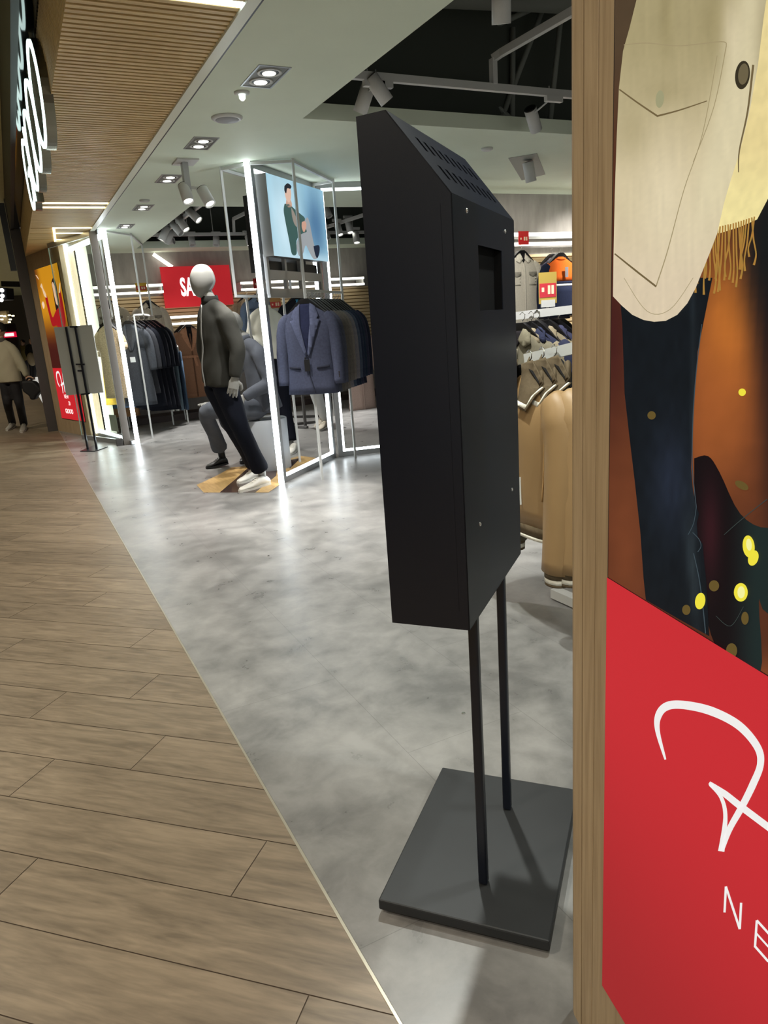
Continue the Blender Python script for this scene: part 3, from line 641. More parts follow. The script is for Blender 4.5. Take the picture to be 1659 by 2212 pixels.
# ---- thin white tube racks
def tube_rack(name, pts, joins, label):
    t = thing(name, pts[0][0], label, 'clothes rack')
    for p, q in [(a_, b_) for a_, b_ in pts]:
        x = MB(); x.bar(p, q, .02, .02, (1, 0, 0)); x.build('upright', M_tube, t)
    for p, q in joins: x = MB(); x.bar(p, q, .022, .022); x.build('rail', M_tube, t)
    return t
T3 = V((2.31, 5.97, 0)); T4 = V((2.99, 6.72, 0)); T1 = V((2.06, 6.849, 0)); T2 = V((2.461, 6.955, 0)); F1_ = V((1.81, 6.33, 0))
up = lambda p, z: V((p.x, p.y, z))
rk = tube_rack('clothes_rack', [(up(T3, 0), up(T3, Z)), (up(T4, 0), up(T4, Z))], [(up(T3, 1.65), up(T4, 1.65)), (up(T3, Z-.02), up(T4, Z-.02)), (up(P1, Z-.02), up(T3, Z-.02)), (up(P2, Z-.02), up(T4, Z-.02))], 'thin white tube rack carrying the row of suit blazers')
F2_ = F1_+V((.76, .69, 0))
tube_rack('clothes_rack', [(up(F1_, 1.64), up(F1_, Z)), (up(T1, 0), up(T1, 1.64)), (up(T2, 0), up(T2, 1.64)), (up(F2_, 1.64), up(F2_, Z))],
          [(up(F1_, 1.65), up(F2_, 1.65)), (up(T1, 1.65), up(F1_+V((.1, .09, 0)), 1.65)), (up(T2, 1.65), up(F2_, 1.65)), (up(F1_, Z-.02), up(F2_, Z-.02)), (up(P1, Z-.02), up(F1_, Z-.02))], 'empty thin white tube rack hanging behind the standing mannequin')
# left rack hanging behind the bright column
R1 = V((1.651, 10.308, 0)); R2 = V((1.95, 11.35, 0)); R3 = at_z(330, 946); R4 = V((1.02, 10.95, 0)); R5 = V((1.45, 12.0, 0))
tube_rack('clothes_rack', [(up(R1, 1.66), up(R1, Z)), (up(R3, 0), up(R3, 1.66)), (up(R2, 1.66), up(R2, Z))], [(up(R1, 1.66), up(R2, 1.66)), (up(R3, 1.66), up(R1, 1.66)), (up(R1, Z-.02), up(R2, Z-.02)), (up(c0, Z-.02), up(R1, Z-.02))], 'thin white tube rack carrying the row of dark long coats')
R6 = V((1.28, 10.45, 0)); R7 = V((1.45, 11.9, 0))
tube_rack('clothes_rack', [(up(R6, 1.66), up(R6, Z)), (up(R7, 0), up(R7, Z))], [(up(R6, 1.66), up(R7, 1.66)), (up(R6, Z-.02), up(R7, Z-.02))], 'thin white tube rack carrying the pale dresses by the shop window')

# ---- picture light box on the gate
nA = V((.669, -.743, 0)); uA = V((.743, .669, 0))
Lx0 = on_plane(573, 371, P1+nA*.13, P2+nA*.13); Lx1 = on_plane(691, 405, P1+nA*.13, P2+nA*.13)
La = V((Lx0.x, Lx0.y, 0)); Lw = V((Lx1.x-Lx0.x, Lx1.y-Lx0.y, 0)).length; Lz0, Lz1 = 1.94, 2.575
lb = thing('picture_light_box', La+uA*Lw/2, 'glowing picture box of a seated man in a green jacket, mounted high on the gate', 'light box')
x = MB(); x.frame(La+uA*Lw/2-nA*.05+V((0, 0, (Lz0+Lz1)/2)), uA, nA, (0, 0, 1), Lw, .1, Lz1-Lz0); x.build('case', mat('grey_case', (120, 122, 122), .5), lb)
x = MB()
for z in (1.80, 1.65): x.frame(La+uA*(Lw/2)-nA*.09+V((0, 0, z)), uA, nA, (0, 0, 1), Lw*.98, .03, .075)
for s_ in (.02, .33, .62, Lw-.03): x.frame(La+uA*s_-nA*.09+V((0, 0, 1.80)), uA, nA, (0, 0, 1), .035, .03, .32)
x.build('bracket', M_alu, lb)
x = MB(); x.frame(La+uA*(Lw/2)-nA*.11+V((0, 0, 1.87)), uA, nA, (0, 0, 1), Lw*.9, .005, .09); x.build('bracket_panel', M_black, lb)
M_pic = vcol_mat('picture_glow', emit=.95, base=.1)
def lb_pt(px, py, off): return on_plane(px, py, La, La+uA)+nA*off
def lbg(s_, z_):
    c = mixc((150, 196, 216), (206, 234, 246), g2(s_, z_, .25, 2.2, .3, .45)); c = mixc(c, (70, 110, 150), .85*g2(s_, z_, .85, 2.25, .2, .3))
    c = mixc(c, (196, 226, 238), .7*smooth(2.05, 1.94, z_)); k_ = 1+.05*noise.noise(V((s_*9, z_*5, 0)))
    return tuple(v*k_ for v in c)
print_shape('picture_background', [(0, Lz0), (Lw, Lz0), (Lw, Lz1), (0, Lz1)], lambda s_, z_, o_: La+uA*s_+V((0, 0, z_))+nA*(.001+o_), lbg, .05, M_pic, lb, 0)
def lpoly(nm, pts, col, k_, n=4): print_shape(nm, [tuple(p) for p in curve_pts([V(p) for p in pts]+[V(pts[0])], n)], lb_pt, lambda x, y: col, 12, M_pic, lb, .001+.0012*k_)
lpoly('picture_trousers', [(645, 508), (650, 490), (662, 470), (668, 480), (672, 500), (678, 528), (688, 552), (678, 560), (668, 545), (660, 530), (654, 548), (645, 552), (640, 530)], (158, 162, 166), 1)
lpoly('picture_jacket', [(614, 440), (625, 442), (636, 452), (648, 462), (658, 472), (655, 486), (662, 500), (650, 506), (640, 520), (640, 548), (630, 549), (624, 520), (616, 480), (612, 455)], (62, 92, 88), 2)
lpoly('picture_shirt', [(628, 448), (634, 458), (642, 478), (646, 494), (636, 486), (630, 468)], (150, 140, 130), 3)
lpoly('picture_hand', [(651, 480), (658, 478), (661, 488), (656, 502), (651, 492)], (206, 160, 140), 3, 3)
lpoly('picture_neck', [(618, 430), (627, 432), (630, 446), (622, 448), (617, 442)], (206, 166, 146), 2, 3)
lpoly('picture_face', [(616, 405), (626, 408), (628, 424), (624, 438), (617, 430), (614, 415)], (222, 186, 166), 3, 3)
lpoly('picture_hair', [(613, 402), (620, 396), (628, 402), (626, 408), (619, 407), (617, 418), (613, 412)], (34, 36, 44), 4, 3)
lpoly('picture_shoe', [(676, 532), (688, 530), (689, 545), (684, 558), (679, 548)], (30, 40, 60), 4, 3)
# dark back of a second screen behind the gate
da = at_d(527, 400, 6.75); x = MB(); x.frame(V((da.x, da.y, 2.17))+uA*.5, uA, nA, (0, 0, 1), 1.0, .05, .64)
tag(x.build('display_screen', M_black), 'black back-to-back screen seen edge-on left of the bright gate column', 'screen')

# ================================================================== wall sale board
s0 = at_y(345, 578, 12.5); s1 = at_y(490, 573, 12.5)
sb = thing('sale_board', ((s0.x+s1.x)/2, 12.5, (1.83+2.48)/2), 'red board reading SALE on the back wall behind the grey mannequin head', 'sign')
x = MB(); x.box(s0.x, s1.x+.03, 12.47, 12.52, 1.8, 2.44); x.build('board', M_red, sb)
text_rings('SALE', .39, (s0.x+.28, 12.468, 1.985), (1, 0, 0), (0, 0, 1), 'lettering', M_whiteprint, sb, .001, .001, .013, .50)

# ================================================================== neon style sign
sx = .40; zb, zt = 2.48, 3.04
M_neon = mat('neon_white', (255, 255, 255), .5, emit=(225, 255, 250), estr=3.2)
M_side = mat('letter_side_metal', (120, 118, 104), .25, .9)
gs = thing('letter_sign', (sx+.02, 6.1, 3.0), 'row of glowing outlined letters hung edge-on above the wooden soffit', 'sign')
def ring_letter(nm, yc, ry, zc, rz, wdt=.036):
    N_ = 44; t_ = []
    for mb, mt, x0, x1, g_ in [(MB(), M_side, sx, sx+.055, 0), (MB(), M_neon, sx-.012, sx, .008)]:
        R = []
        for i in range(N_):
            a_ = 2*pi*i/N_; R.append([V((x_, yc+(ry-q_)*cos(a_), zc+(rz-q_)*sin(a_))) for x_, q_ in [(x0, g_), (x1, g_), (x1, wdt-g_), (x0, wdt-g_)]])
        R.append(R[0]); mb.rings(R, 0, False, False)
        t_.append((mb, mt))
    o1 = t_[0][0].build(nm, t_[0][1], gs); t_[1][0].build('neon_face', t_[1][1], o1)
zc_ = (zb+zt)/2; rz_ = (zt-zb)/2
for yc in (5.02, 5.70, 6.38): ring_letter('letter_o', yc, .335, zc_, rz_)
x = MB(); x.box(sx, sx+.055, 6.80, 6.85, zb, zt); o1 = x.build('letter_i', M_side, gs); x = MB(); x.box(sx-.012, sx, 6.805, 6.845, zb+.01, zt-.01); x.build('neon_face', M_neon, o1)
for k_, (mt, x0, x1, g_) in enumerate([(M_side, sx, sx+.055, 0), (M_neon, sx-.012, sx, .007)]):
    mb = MB(); R = []
    for i in range(38):
        a_ = radians(50+i*280/37); a_2 = pi-a_ if False else a_
        R.append([V((x_, 7.24-(.36-q_)*cos(a_2), zc_+(rz_-q_)*sin(a_2))) for x_, q_ in [(x0, g_), (x1, g_), (x1, .045-g_), (x0, .045-g_)]])
    mb.rings(R, 0, True, False)
    mb.box(x0, x1, 6.93, 6.98-0*g_, zc_-.2, zc_+.0); mb.box(x0, x1, 6.93, 7.2, zc_-.03+g_, zc_+.015-g_)
    if k_ == 0: og = mb.build('letter_g', mt, gs)
    else: mb.build('neon_face', mt, og)
for yy in (5.0, 5.66, 6.34, 7.2): x = MB(); x.bar((sx+.04, yy, zt-.03), (sx+.04, yy, 3.08), .012); x.build('hanging_rod', M_side, gs)

# ================================================================== ceiling fittings
def lamp_light(loc, tgt, w, ang=70, col=(1, .97, .93), rad=.04): return spot_light(loc, tgt, w, ang, .7, col, rad)
dl_c = [((1.49, 4.14), .0), ((1.48, 5.6), 0), ((1.487, 6.85), 0), ((1.50, 8.33), 0), ((1.50, 9.66), 0)]
def make_downlight():
    t = thing('double_downlight', (0, 0, Z), 'x', 'ceiling light', 'recessed double downlights')
    x = LMB(); x.box(-.09, .09, -.175, -.165, -.004, .05); x.box(-.09, .09, .165, .175, -.004, .05); x.box(-.09, -.08, -.165, .165, -.004, .05); x.box(.08, .09, -.165, .165, -.004, .05)
    x.build('frame', M_alu, t)
    x = LMB(); x.box(-.08, .08, -.165, .165, -.0015, -.001); x.build('plate', mat('fitting_plate', (120, 122, 118), .5), t)
    for s_ in (-.075, .075):
        x = LMB(); x.lathe([(.066, -.001), (.066, -.006), (.054, -.006), (.052, -.002)], (0, s_, 0), 24); r_ = x.build('lamp_ring', M_tube, t)
        x = LMB(); x.lathe([(.05, -.003), (.05, -.0045)], (0, s_, 0), 24); x.build('lamp_gasket', M_black, t)
        x = LMB(); x.lathe([(.036, -.005), (.036, -.0065)], (0, s_+.008, 0), 24); x.build('lamp_disc', M_lamp, t)
    return t
dproto = make_downlight()
dlabels = ['nearest recessed double downlight in the white shop ceiling', 'recessed double downlight beyond the round ceiling speaker', 'recessed double downlight beside the drop-down track spot', 'fourth recessed double downlight towards the far entrance post', 'farthest recessed double downlight near the bright entrance column']
for i, ((x_, y_), _) in enumerate(dl_c):
    o = dproto if i == 0 else dup(dproto); o.location = (x_, y_, Z); o['label'] = dlabels[i]
    lamp_light((x_, y_, Z-.03), (x_+.1, y_, 0), 26 if i else 22, 95)
# globe sensor camera, speaker
t = thing('dome_camera', (1.44, 4.42, Z), 'tiny glowing dome fitting beside the nearest double downlight', 'dome fitting')
x = LMB(); x.lathe([(.045, 0), (.045, -.008), (.02, -.012)], (0, 0, 0)); x.build('base', M_tube, t); x = LMB(); x.lathe([(.02, -.01), (.018, -.035), (.008, -.045)], (0, 0, 0)); x.build('dome', mat('dome_glow', (255, 255, 255), .3, emit=(235, 255, 240), estr=1.5), t)
t = thing('ceiling_speaker', (1.49, 4.93, Z), 'round white speaker flush in the shop ceiling', 'speaker')
x = LMB(); x.lathe([(.1, 0), (.1, -.006), (.085, -.016)], (0, 0, 0), 32); x.build('rim', M_tube, t); x = LMB(); x.lathe([(.082, -.01), (.07, -.02), (.02, -.023)], (0, 0, 0), 28); x.build('grille', mat('grille_grey', (150, 152, 156), .6), t)
for i, (q, lb_) in enumerate([((312, 432), 'small round smoke detector between the far double downlights'), ((1052, 320), 'small round smoke detector on the ceiling right of the kiosk'), ]):
    p = at_z(*q, Z); x = MB(); x.lathe([(.05, 0), (.05, -.012), (.03, -.022)], p, 20); tag(x.build('smoke_detector', M_tube), lb_, 'detector')
# track spots
def spot_head(t, p, d, r=.045, L=.17, lamp=True):
    d = V(d).normalized(); p = V(p)
    x = MB(); x.lathe([(r*.9, 0), (r, .004), (r, L), (r*.86, L), (r*.8, L-.02)], p, 24, 0, d); hd = x.build('lamp_head', M_tube, t)
    x = MB(); x.lathe([(r*.78, L-.018), (r*.78, L-.012)], p, 20, 0, d); x.build('lamp_face', M_lamp if lamp else mat('lamp_unlit', (150, 150, 150), .3), hd)
    x = MB(); x.lathe([(r*.98, -.001), (r*.5, -.003)], p, 20, 0, d); x.build('lamp_back', M_black, hd)
def track_spot(p, d, label, group, w=0, adapter=None, L=.17, r=.045, lamp=True, stem_top=2.84):
    p = V(p); t = thing('track_spotlight', p, label, 'spotlight', group); spot_head(t, p, d, r, L, lamp)
    if adapter is not None:
        a_ = V(adapter); x = MB(); x.frame(a_, (1, 0, 0), (0, 1, 0), (0, 0, 1), .14, .035, .035); x.build('adapter', M_tube, t)
        x = MB(); x.tube([V((a_.x-.04, a_.y, max(a_.z, stem_top))), a_+V((-.04, 0, -.01)), p+V(d).normalized()*.05], .006, 8); x.build('stem', M_tube, t)
    if w: spot_light(p+V(d).normalized()*(L+.01), p+V(d).normalized()*2, w, 52, .6, (1, .98, .95), .035)
def track(name, pts, label, w=.035, h=.045):
    x = MB()
    for p, q in zip(pts[:-1], pts[1:]): x.bar(p, q, w, h)
    tag(x.build(name, M_tube), label, 'lighting track', 'lighting tracks')
ty = 4.36; tz = 2.80
track('lighting_track', [(2.02, ty, tz), (6.8, ty+.02, tz)], 'long white lighting track across the near ceiling opening')
track('lighting_track', [(3.16, ty, tz+.02), (3.16, ty, tz+.17), (3.19, ty-.05, tz+.19), (3.25, 1.4, tz+.19)], 'white lighting track running lengthwise in the near ceiling opening')
def fr_px(x_, y_, z): return at_z(x_, y_, z)
near_sp = [((800, 165), (831, 212), 2.80, 'white spotlight aimed forward beside the kiosk top, right of its pair', 1), ((797, 182), (781, 232), 2.80, 'lit white spotlight above the kiosk top, left of its pair', 1), ((1145, 235), (1158, 280), 2.76, 'white spotlight hanging under the track right of the kiosk', 0), ((1083, -45), (1083, 12), 2.82, 'lit white spotlight at the top edge of the ceiling opening', 1)]
for (a_, b_, z, lab, lit) in near_sp:
    p = fr_px(*a_, z); dist = (p-O).dot(FH); q = at_d(*b_, dist+(.03 if lit else .1)); d = (q-p)
    track_spot(p, d, lab, 'spotlights of the near ceiling opening', 40 if lit else 30, adapter=(p.x+.02, ty, tz-.04) if abs(p.y-ty) < .35 else (p.x, p.y, p.z+.06), lamp=True)
# drop spot on its own plate near the post
t = thing('drop_spotlight', at_z(398, 345, Z), 'twin white spotlights on a dropped arm under a square ceiling plate', 'spotlight')
pp_ = at_z(400, 348, Z); x = MB(); x.frame(pp_+V((0, 0, -.006)), (1, 0, 0), (0, 1, 0), (0, 0, 1), .17, .22, .012); x.build('ceiling_plate', M_tube, t)
dd = (pp_-O).dot(FH); x = MB(); x.frame(at_d(401, 378, dd), (1, 0, 0), (0, 1, 0), (0, 0, 1), .045, .07, .25); x.build('arm', M_alu, t)
for a_, b_ in [((396, 400), (404, 425)), ((436, 408), (451, 435))]:
    p = at_d(*a_, dd); q = at_d(*b_, dd-.04); spot_head(t, p, q-p, .045, .15); spot_light(q+(q-p)*.3, q+(q-p)*3, 40, 55)
x = MB(); x.bar(at_d(402, 404, dd), at_d(436, 408, dd), .02, .02); x.build('cross_arm', M_tube, t)
# square recessed spot right of the kiosk
qs = [at_z(*q, Z) for q in [(1098, 341), (1160, 331), (1178, 376), (1127, 389)]]
t = thing('recessed_spotlight', sum(qs, V())/4, 'white spotlight tilted out of a square recess in the ceiling right of the kiosk', 'spotlight')
x = MB(); x.prism([q+V((0, 0, -.001)) for q in qs], (0, 0, -.003)); x.build('recess_plate', mat('recess_plate', (150, 152, 146), .6), t)
p = at_z(1140, 350, Z-.02); q = at_d(1146, 385, (p-O).dot(FH)+.02); spot_head(t, p, q-p, .05, .17, False); spot_light(p+V((0, 0, -.12)), (5.7, 7.3, 1.4), 60, 75); spot_light((6.2, 5.9, 2.66), (6.6, 7.3, 1.3), 50, 80)  # last beam: unseen lamp added to brighten the wall right of the kiosk
# second opening: tracks and spots
track('lighting_track', [(2.05, 11.45, 2.80), (6.8, 11.45, 2.80)], 'long white lighting track across the far ceiling opening')
track('lighting_track', [(2.25, 8.4, 2.80), (2.25, 11.4, 2.80)], 'white lighting track along the left edge of the far ceiling opening')
track('lighting_track', [(3.35, 11.4, 2.82), (3.35, 11.35, 3.0), (3.6, 8.6, 3.05)], 'raised white lighting track in the middle of the far ceiling opening')
track('lighting_track', [(5.0, 8.4, 2.85), (4.6, 11.4, 2.80)], 'white lighting track at the right of the far ceiling opening')
far_sp = [((406, 452), (430, 476), 2.8), ((385, 470), (403, 497), 2.8), ((372, 482), (392, 505), 2.8), ((361, 490), (345, 528), 2.8), ((372, 498), (358, 525), 2.8), ((350, 522), (380, 520), 2.78), ((413, 512), (416, 530), 2.72), ((467, 512), (467, 528), 2.72), ((535, 510), (541, 530), 2.72),
          ((703, 448), (712, 468), 2.75), ((728, 485), (735, 508), 2.72), ((752, 478), (757, 503), 2.72), ((768, 503), (771, 525), 2.72), ((702, 498), (708, 515), 2.72)]
fl_ = ['first of the slanted row of spotlights in the far ceiling opening', 'second of the slanted row of spotlights in the far opening', 'third of the slanted row of spotlights in the far opening', 'lowest spotlight at the left corner of the far opening', 'spotlight overlapping the lowest one at the far opening corner', 'spotlight lying level at the left corner of the far opening', 'small spotlight above the SALE board, left', 'small spotlight above the SALE board, right', 'lit spotlight left of the bright gate column top', 'spotlight nearest the picture box right edge, upper', 'lit spotlight left of the pair beyond the picture box', 'lit spotlight right of the pair beyond the picture box', 'lit small spotlight lowest beside the kiosk edge', 'pale spotlight just right of the picture box']
for i, (a_, b_, z) in enumerate(far_sp):
    p = at_z(*a_, z) if i < 6 else at_d(*a_, 11.8 if i < 9 else 11.4); dist = (p-O).dot(FH); q = at_d(*b_, dist-.05)
    track_spot(p, q-p, fl_[i], 'spotlights of the far ceiling opening', 45 if i in (1, 3, 6, 7, 8, 10, 12) else 0, adapter=(p.x, p.y, p.z+.06), stem_top=4.32 if i in (6, 7, 13) else 2.84, L=max(.14, min(.2, (q-p).length)), r=.05, lamp=i in (0, 8, 10, 11, 12, 1, 3))
# void steelwork
x = MB()
for a_, b_ in [((1180, 0), (1080, 265)), ((1215, 0), (1188, 265)), ((1108, 60), (1107, 262)), ((1055, 215), (1110, 262)), ((1190, 0), (1060, 60))]:
    x = MB(); p = at_d(*a_, 6.5); q = at_d(*b_, 6.5); q.z = max(q.z, Z+.12); x.tube([p, q], .022, 8); struct(x.build('trim_truss', M_voidpipe))
x = MB(); x.tube([(2.1, 4.9, 3.5), (6.8, 4.0, 3.5)], .12, 12); struct(x.build('trim_duct', mat('void_duct', (104, 108, 102), .8)))
x = MB(); x.box(2.6, 6.8, 2.2, 2.7, 3.4, 3.7); struct(x.build('trim_duct', mat('void_duct', (104, 108, 102), .8)))
# glowing lines of the soffit
for i, (ya, yb, xa) in enumerate([(3.285, 3.335, .46), (8.08, 8.125, .46), (8.33, 8.375, .46), (9.77, 9.81, .72), (10.22, 10.26, .74), (10.82, 10.86, .77)]):
    x = MB(); x.box(xa, 1.118, ya, yb, Z-.002, Z+.006); tag(x.build('strip_light', M_ledw if i else mat('led_cool', (255, 255, 255), .5, emit=(230, 250, 255), estr=5)), ['bright white strip light set in the soffit nearest the camera', 'warm strip light in the soffit, nearer of the close pair', 'warm strip light in the soffit, farther of the close pair', 'warm strip light in the soffit meeting the top of the entrance post', 'warm strip light second beyond the entrance post', 'last short warm strip light of the soffit'][i], 'strip light', 'soffit strip lights')
x = MB(); x.bar((.70, 9.75, Z-.0), (.80, 11.3, Z-.0), .025, .01); tag(x.build('strip_light', M_ledw), 'thin warm strip light running lengthwise at the far soffit edge', 'strip light')

# ================================================================== garments on hangers (built in their own coordinates, hook at the origin)
NE = 2.5
class Garment:
    def __init__(s, prof, col, name, label, cat, group=None, hang=.10):
        s.prof = prof; s.t = thing(name, (0, 0, 0), label, cat, group); s.h = hang; s.col = col
    def wd(s, z):
        P = s.prof
        if z >= P[0][0]: return P[0][1], P[0][2]
        for a_, b_ in zip(P[:-1], P[1:]):
            if a_[0] >= z >= b_[0]:
                f = (a_[0]-z)/(a_[0]-b_[0]+1e-9); return a_[1]+(b_[1]-a_[1])*f, a_[2]+(b_[2]-a_[2])*f
        return P[-1][1], P[-1][2]
    def fy(s, x, z):
        w_, d_ = s.wd(z); q = min(1, abs(x)/w_); return -d_*(1-q**NE)**(1/NE)
    def body(s, mt, fold=.05, name='body'):
        n = 36; R = []; zs = []
        for a_, b_ in zip(s.prof[:-1], s.prof[1:]):
            k_ = max(1, int((a_[0]-b_[0])/.06)); zs += [a_[0]+(b_[0]-a_[0])*i/k_ for i in range(k_)]
        zs.append(s.prof[-1][0]); L = -s.prof[-1][0]
        for z in zs:
            w_, d_ = s.wd(z); r_ = []
            for j in range(n):
                t_ = 2*pi*j/n; cx, sy = cos(t_), sin(t_); k_ = 1+fold*(-z/L)*sin(7*t_+2*sin(z*5))+fold*.3*sin(11*t_+z*9)*(-z/L)
                r_.append((w_*abs(cx)**(2/NE)*(1 if cx > 0 else -1), d_*k_*abs(sy)**(2/NE)*(1 if sy > 0 else -1), z-s.h))
            R.append(r_)
        m_ = LMB(); m_.rings(R); return m_.build(name, mt, s.t)
    def sleeves(s, mt, ln=.6, r=.068, spread=.05, fwd_=.03, cuff=None, mt2=None, half=None):
        w_, _ = s.wd(-.15)
        for sg in (-1, 1):
            p = [(sg*(w_-.075), 0, -.10-s.h), (sg*(w_-.028), 0, -.15-s.h), (sg*(w_-.01+spread*.4), 0, -.26-s.h), (sg*(w_+spread*.7), -fwd_*.5, -.26-s.h-(ln-.26)*.5), (sg*(w_-.005+spread), -fwd_, -ln-s.h-.02)]
            m_ = LMB(); m_.tube(curve_pts3(p, 4), [r*(.72+.28*min(1, i/5)) - r*.22*max(0, (i-8)/8) for i in range(17)], 16, 0, True, .78, (1, 0, 0), True, .05); sl = m_.build('sleeve', mt, s.t)
            if cuff:
                q = V(p[-1]); m_ = LMB(); m_.tube([q+V((0, 0, .045)), q+V((0, 0, .012)), q+V((0, 0, -.02))], [r*.74, r*.74, r*.7], 16, 0, True, .8, (1, 0, 0)); m_.build('cuff', cuff, sl)
    def patch(s, name, poly, off, mt, parent=None, th_=.004, res=.03):
        pts = []; n = len(poly)
        for i in range(n):
            p = V(poly[i]); q = V(poly[(i+1) % n]); k_ = max(1, int((q-p).length/res)); pts += [p+(q-p)*(j/k_) for j in range(k_)]
        x0 = min(p.x for p in pts); x1 = max(p.x for p in pts); y0 = min(p.y for p in pts); y1 = max(p.y for p in pts); inner = []; x = x0+res/2
        while x < x1:
            y = y0+res/2
            while y < y1: inner.append(V((x, y))); y += res
            x += res
        ne = len(pts); vs, es, fs, *_ = delaunay_2d_cdt(pts+inner, [(i, (i+1) % ne) for i in range(ne)], [], 1, 1e-5)
        me = bpy.data.meshes.new(name); me.from_pydata([(v.x, s.fy(v.x, v.y)-off, v.y-s.h) for v in vs], [], [tuple(f) for f in fs]); me.materials.append(mt)
        for p in me.polygons: p.use_smooth = True
        o = bpy.data.objects.new(name, me); C.objects.link(o); o.parent = parent or s.t
        md = o.modifiers.new('thick', 'SOLIDIFY'); md.thickness = th_; md.offset = 0; return o
    def hanger(s, mt=None, w=.19):
        m_ = LMB(); h = s.h
        m_.tube([V((.0, 0, -h+.035)), V((0, 0, -h+.06)), V((0, 0, -.045)), V((.018, 0, -.03)), V((.02, 0, -.008)), V((0, 0, .004)), V((-.018, 0, -.008))], .0025, 8); m_.build('hanger_hook', M_chrome, s.t)
        m_ = LMB(); m_.prism([(-w, -.02, -h-.09), (-.065, -.034, -h+.022), (-.03, -.034, -h+.045), (.03, -.034, -h+.045), (.065, -.034, -h+.022), (w, -.02, -h-.09), (w, -.02, -h-.1), (0, -.02, -h-.02), (-w, -.02, -h-.1)], (0, .05, 0)); m_.build('hanger', mt or M_black, s.t)
def curve_pts3(P, n=4):
    P = [V(p) for p in P]; out = []
    for i in range(len(P)-1):
        p0, p1, p2, p3 = P[max(i-1, 0)], P[i], P[i+1], P[min(i+2, len(P)-1)]
        for j in range(n):
            t = j/n; out.append(.5*((2*p1)+(p2-p0)*t+(2*p0-5*p1+4*p2-p3)*t*t+(3*p1-p0-3*p2+p3)*t**3))
    out.append(P[-1]); return out
def top_prof(L, W=.235, D=.07, flare=1.0):
    return [(0, .055, .03), (-.018, .085, .036), (-.05, .14, .044), (-.085, W*.82, .05), (-.115, W*.94, D*.75), (-.15, W, D*.85), (-.22, W*.97, D), (-.42, W*.9, D), (-L, W*1.0*flare, D*1.05*flare)]
def mirror(poly): return [(-x, z) for x, z in poly]
def make_blazer(col, name, label, group, lining, L=.76):
    g_ = Garment(top_prof(L), col, name, label, 'blazer' if name == 'suit_blazer' else 'coat', group); mt = cloth(col[0], col[1]); g_.hanger()
    g_.body(mt); g_.sleeves(mt, .66, .063, .03)
    ml = cloth(lining[0], lining[1])
    g_.patch('lining', [(-.075, .0), (-.06, -.16), (.0, -.42), (.06, -.16), (.075, .0)], .003, ml)
    m2 = cloth(col[0]+'_lapel', tuple(min(255, int(v*1.2)) for v in col[1]))
    for sg in (1, -1):
        lp = [(.045, .005), (.085, -.01), (.125, -.10), (.105, -.125), (.135, -.135), (.02, -.43), (.002, -.42), (.045, -.17)]
        g_.patch('lapel', [(sg*x_, z_) for x_, z_ in lp], .011, m2)
        g_.patch('pocket_flap', [(sg*.075, -L+.235), (sg*.185, -L+.245), (sg*.185, -L+.225), (sg*.075, -L+.215)], .007, cloth(col[0]+'_trim', tuple(int(v*.6) for v in col[1])))
    g_.patch('front_edge', [(-.003, -.42), (.003, -.42), (.012, -.6), (.05, -L+.01), (.042, -L+.01), (.004, -.6)], .007, cloth(col[0]+'_trim', tuple(int(v*.6) for v in col[1])))
    for z in (-.45, -.54): m_ = LMB(); m_.lathe([(.009, 0), (.009, .004)], (-.02, g_.fy(0, z)-.008, z-g_.h), 12, 0, (0, -1, 0)); m_.build('button', M_black, g_.t)
    w_ = g_.wd(-.15)[0]
    for i in range(3): m_ = LMB(); m_.lathe([(.006, 0), (.006, .003)], (w_+.035, -.062, -.58-.018*i-g_.h), 10, 0, (0, -1, 0)); m_.build('cuff_button', M_chrome, g_.t)
    return g_
def recolour(t, names, mt):
    for ch in t.children:
        if ch.name.split('.')[0] in names:
            ch.material_slots[0].link = 'OBJECT'; ch.material_slots[0].material = mt
def rz_front(d):      # rotation so that the local front (-y) looks along d
    return math.atan2(d.y, d.x)+pi/2
ur = (T4-T3).normalized(); rb = rz_front(-ur)
bl = make_blazer(('slate_blue', (64, 68, 86)), 'suit_blazer', 'slate blue blazer with dark navy lining, front of the row on the thin white rack', 'blazers on the white tube rack', ('navy_lining', (34, 38, 62)))
bl.t.location = T3+V((0, 0, 1.64))-ur*.0; bl.t.rotation_euler = (0, 0, rb)
m_ = LMB(); m_.box(-.03, .02, -.095, -.092, -.66, -.56); m_.build('price_tag', M_black, bl.t)
bcols = [('second', 'blue grey', (70, 73, 88)), ('third', 'charcoal grey', (88, 85, 82)), ('fourth', 'dark taupe', (98, 94, 90)), ('fifth', 'brownish grey', (116, 110, 106)), ('sixth', 'lavender grey', (112, 110, 118)), ('seventh', 'steel blue', (68, 78, 96)), ('eighth', 'navy blue', (40, 48, 68)), ('ninth', 'dark petrol blue', (34, 46, 64)), ('tenth', 'violet navy', (46, 48, 68)), ('eleventh', 'midnight blue', (32, 35, 52))]
for i, (od, cn, cc) in enumerate(bcols):
    o = dup(bl.t, T3+ur*(.085*(i+1))+V((0, 0, 1.64)), rb+random.uniform(-.05, .05), '%s blazer, %s from the front on the thin white rack' % (cn, od))
    recolour(o, ('body', 'sleeve', 'lapel'), cloth('blz%d' % i, cc))

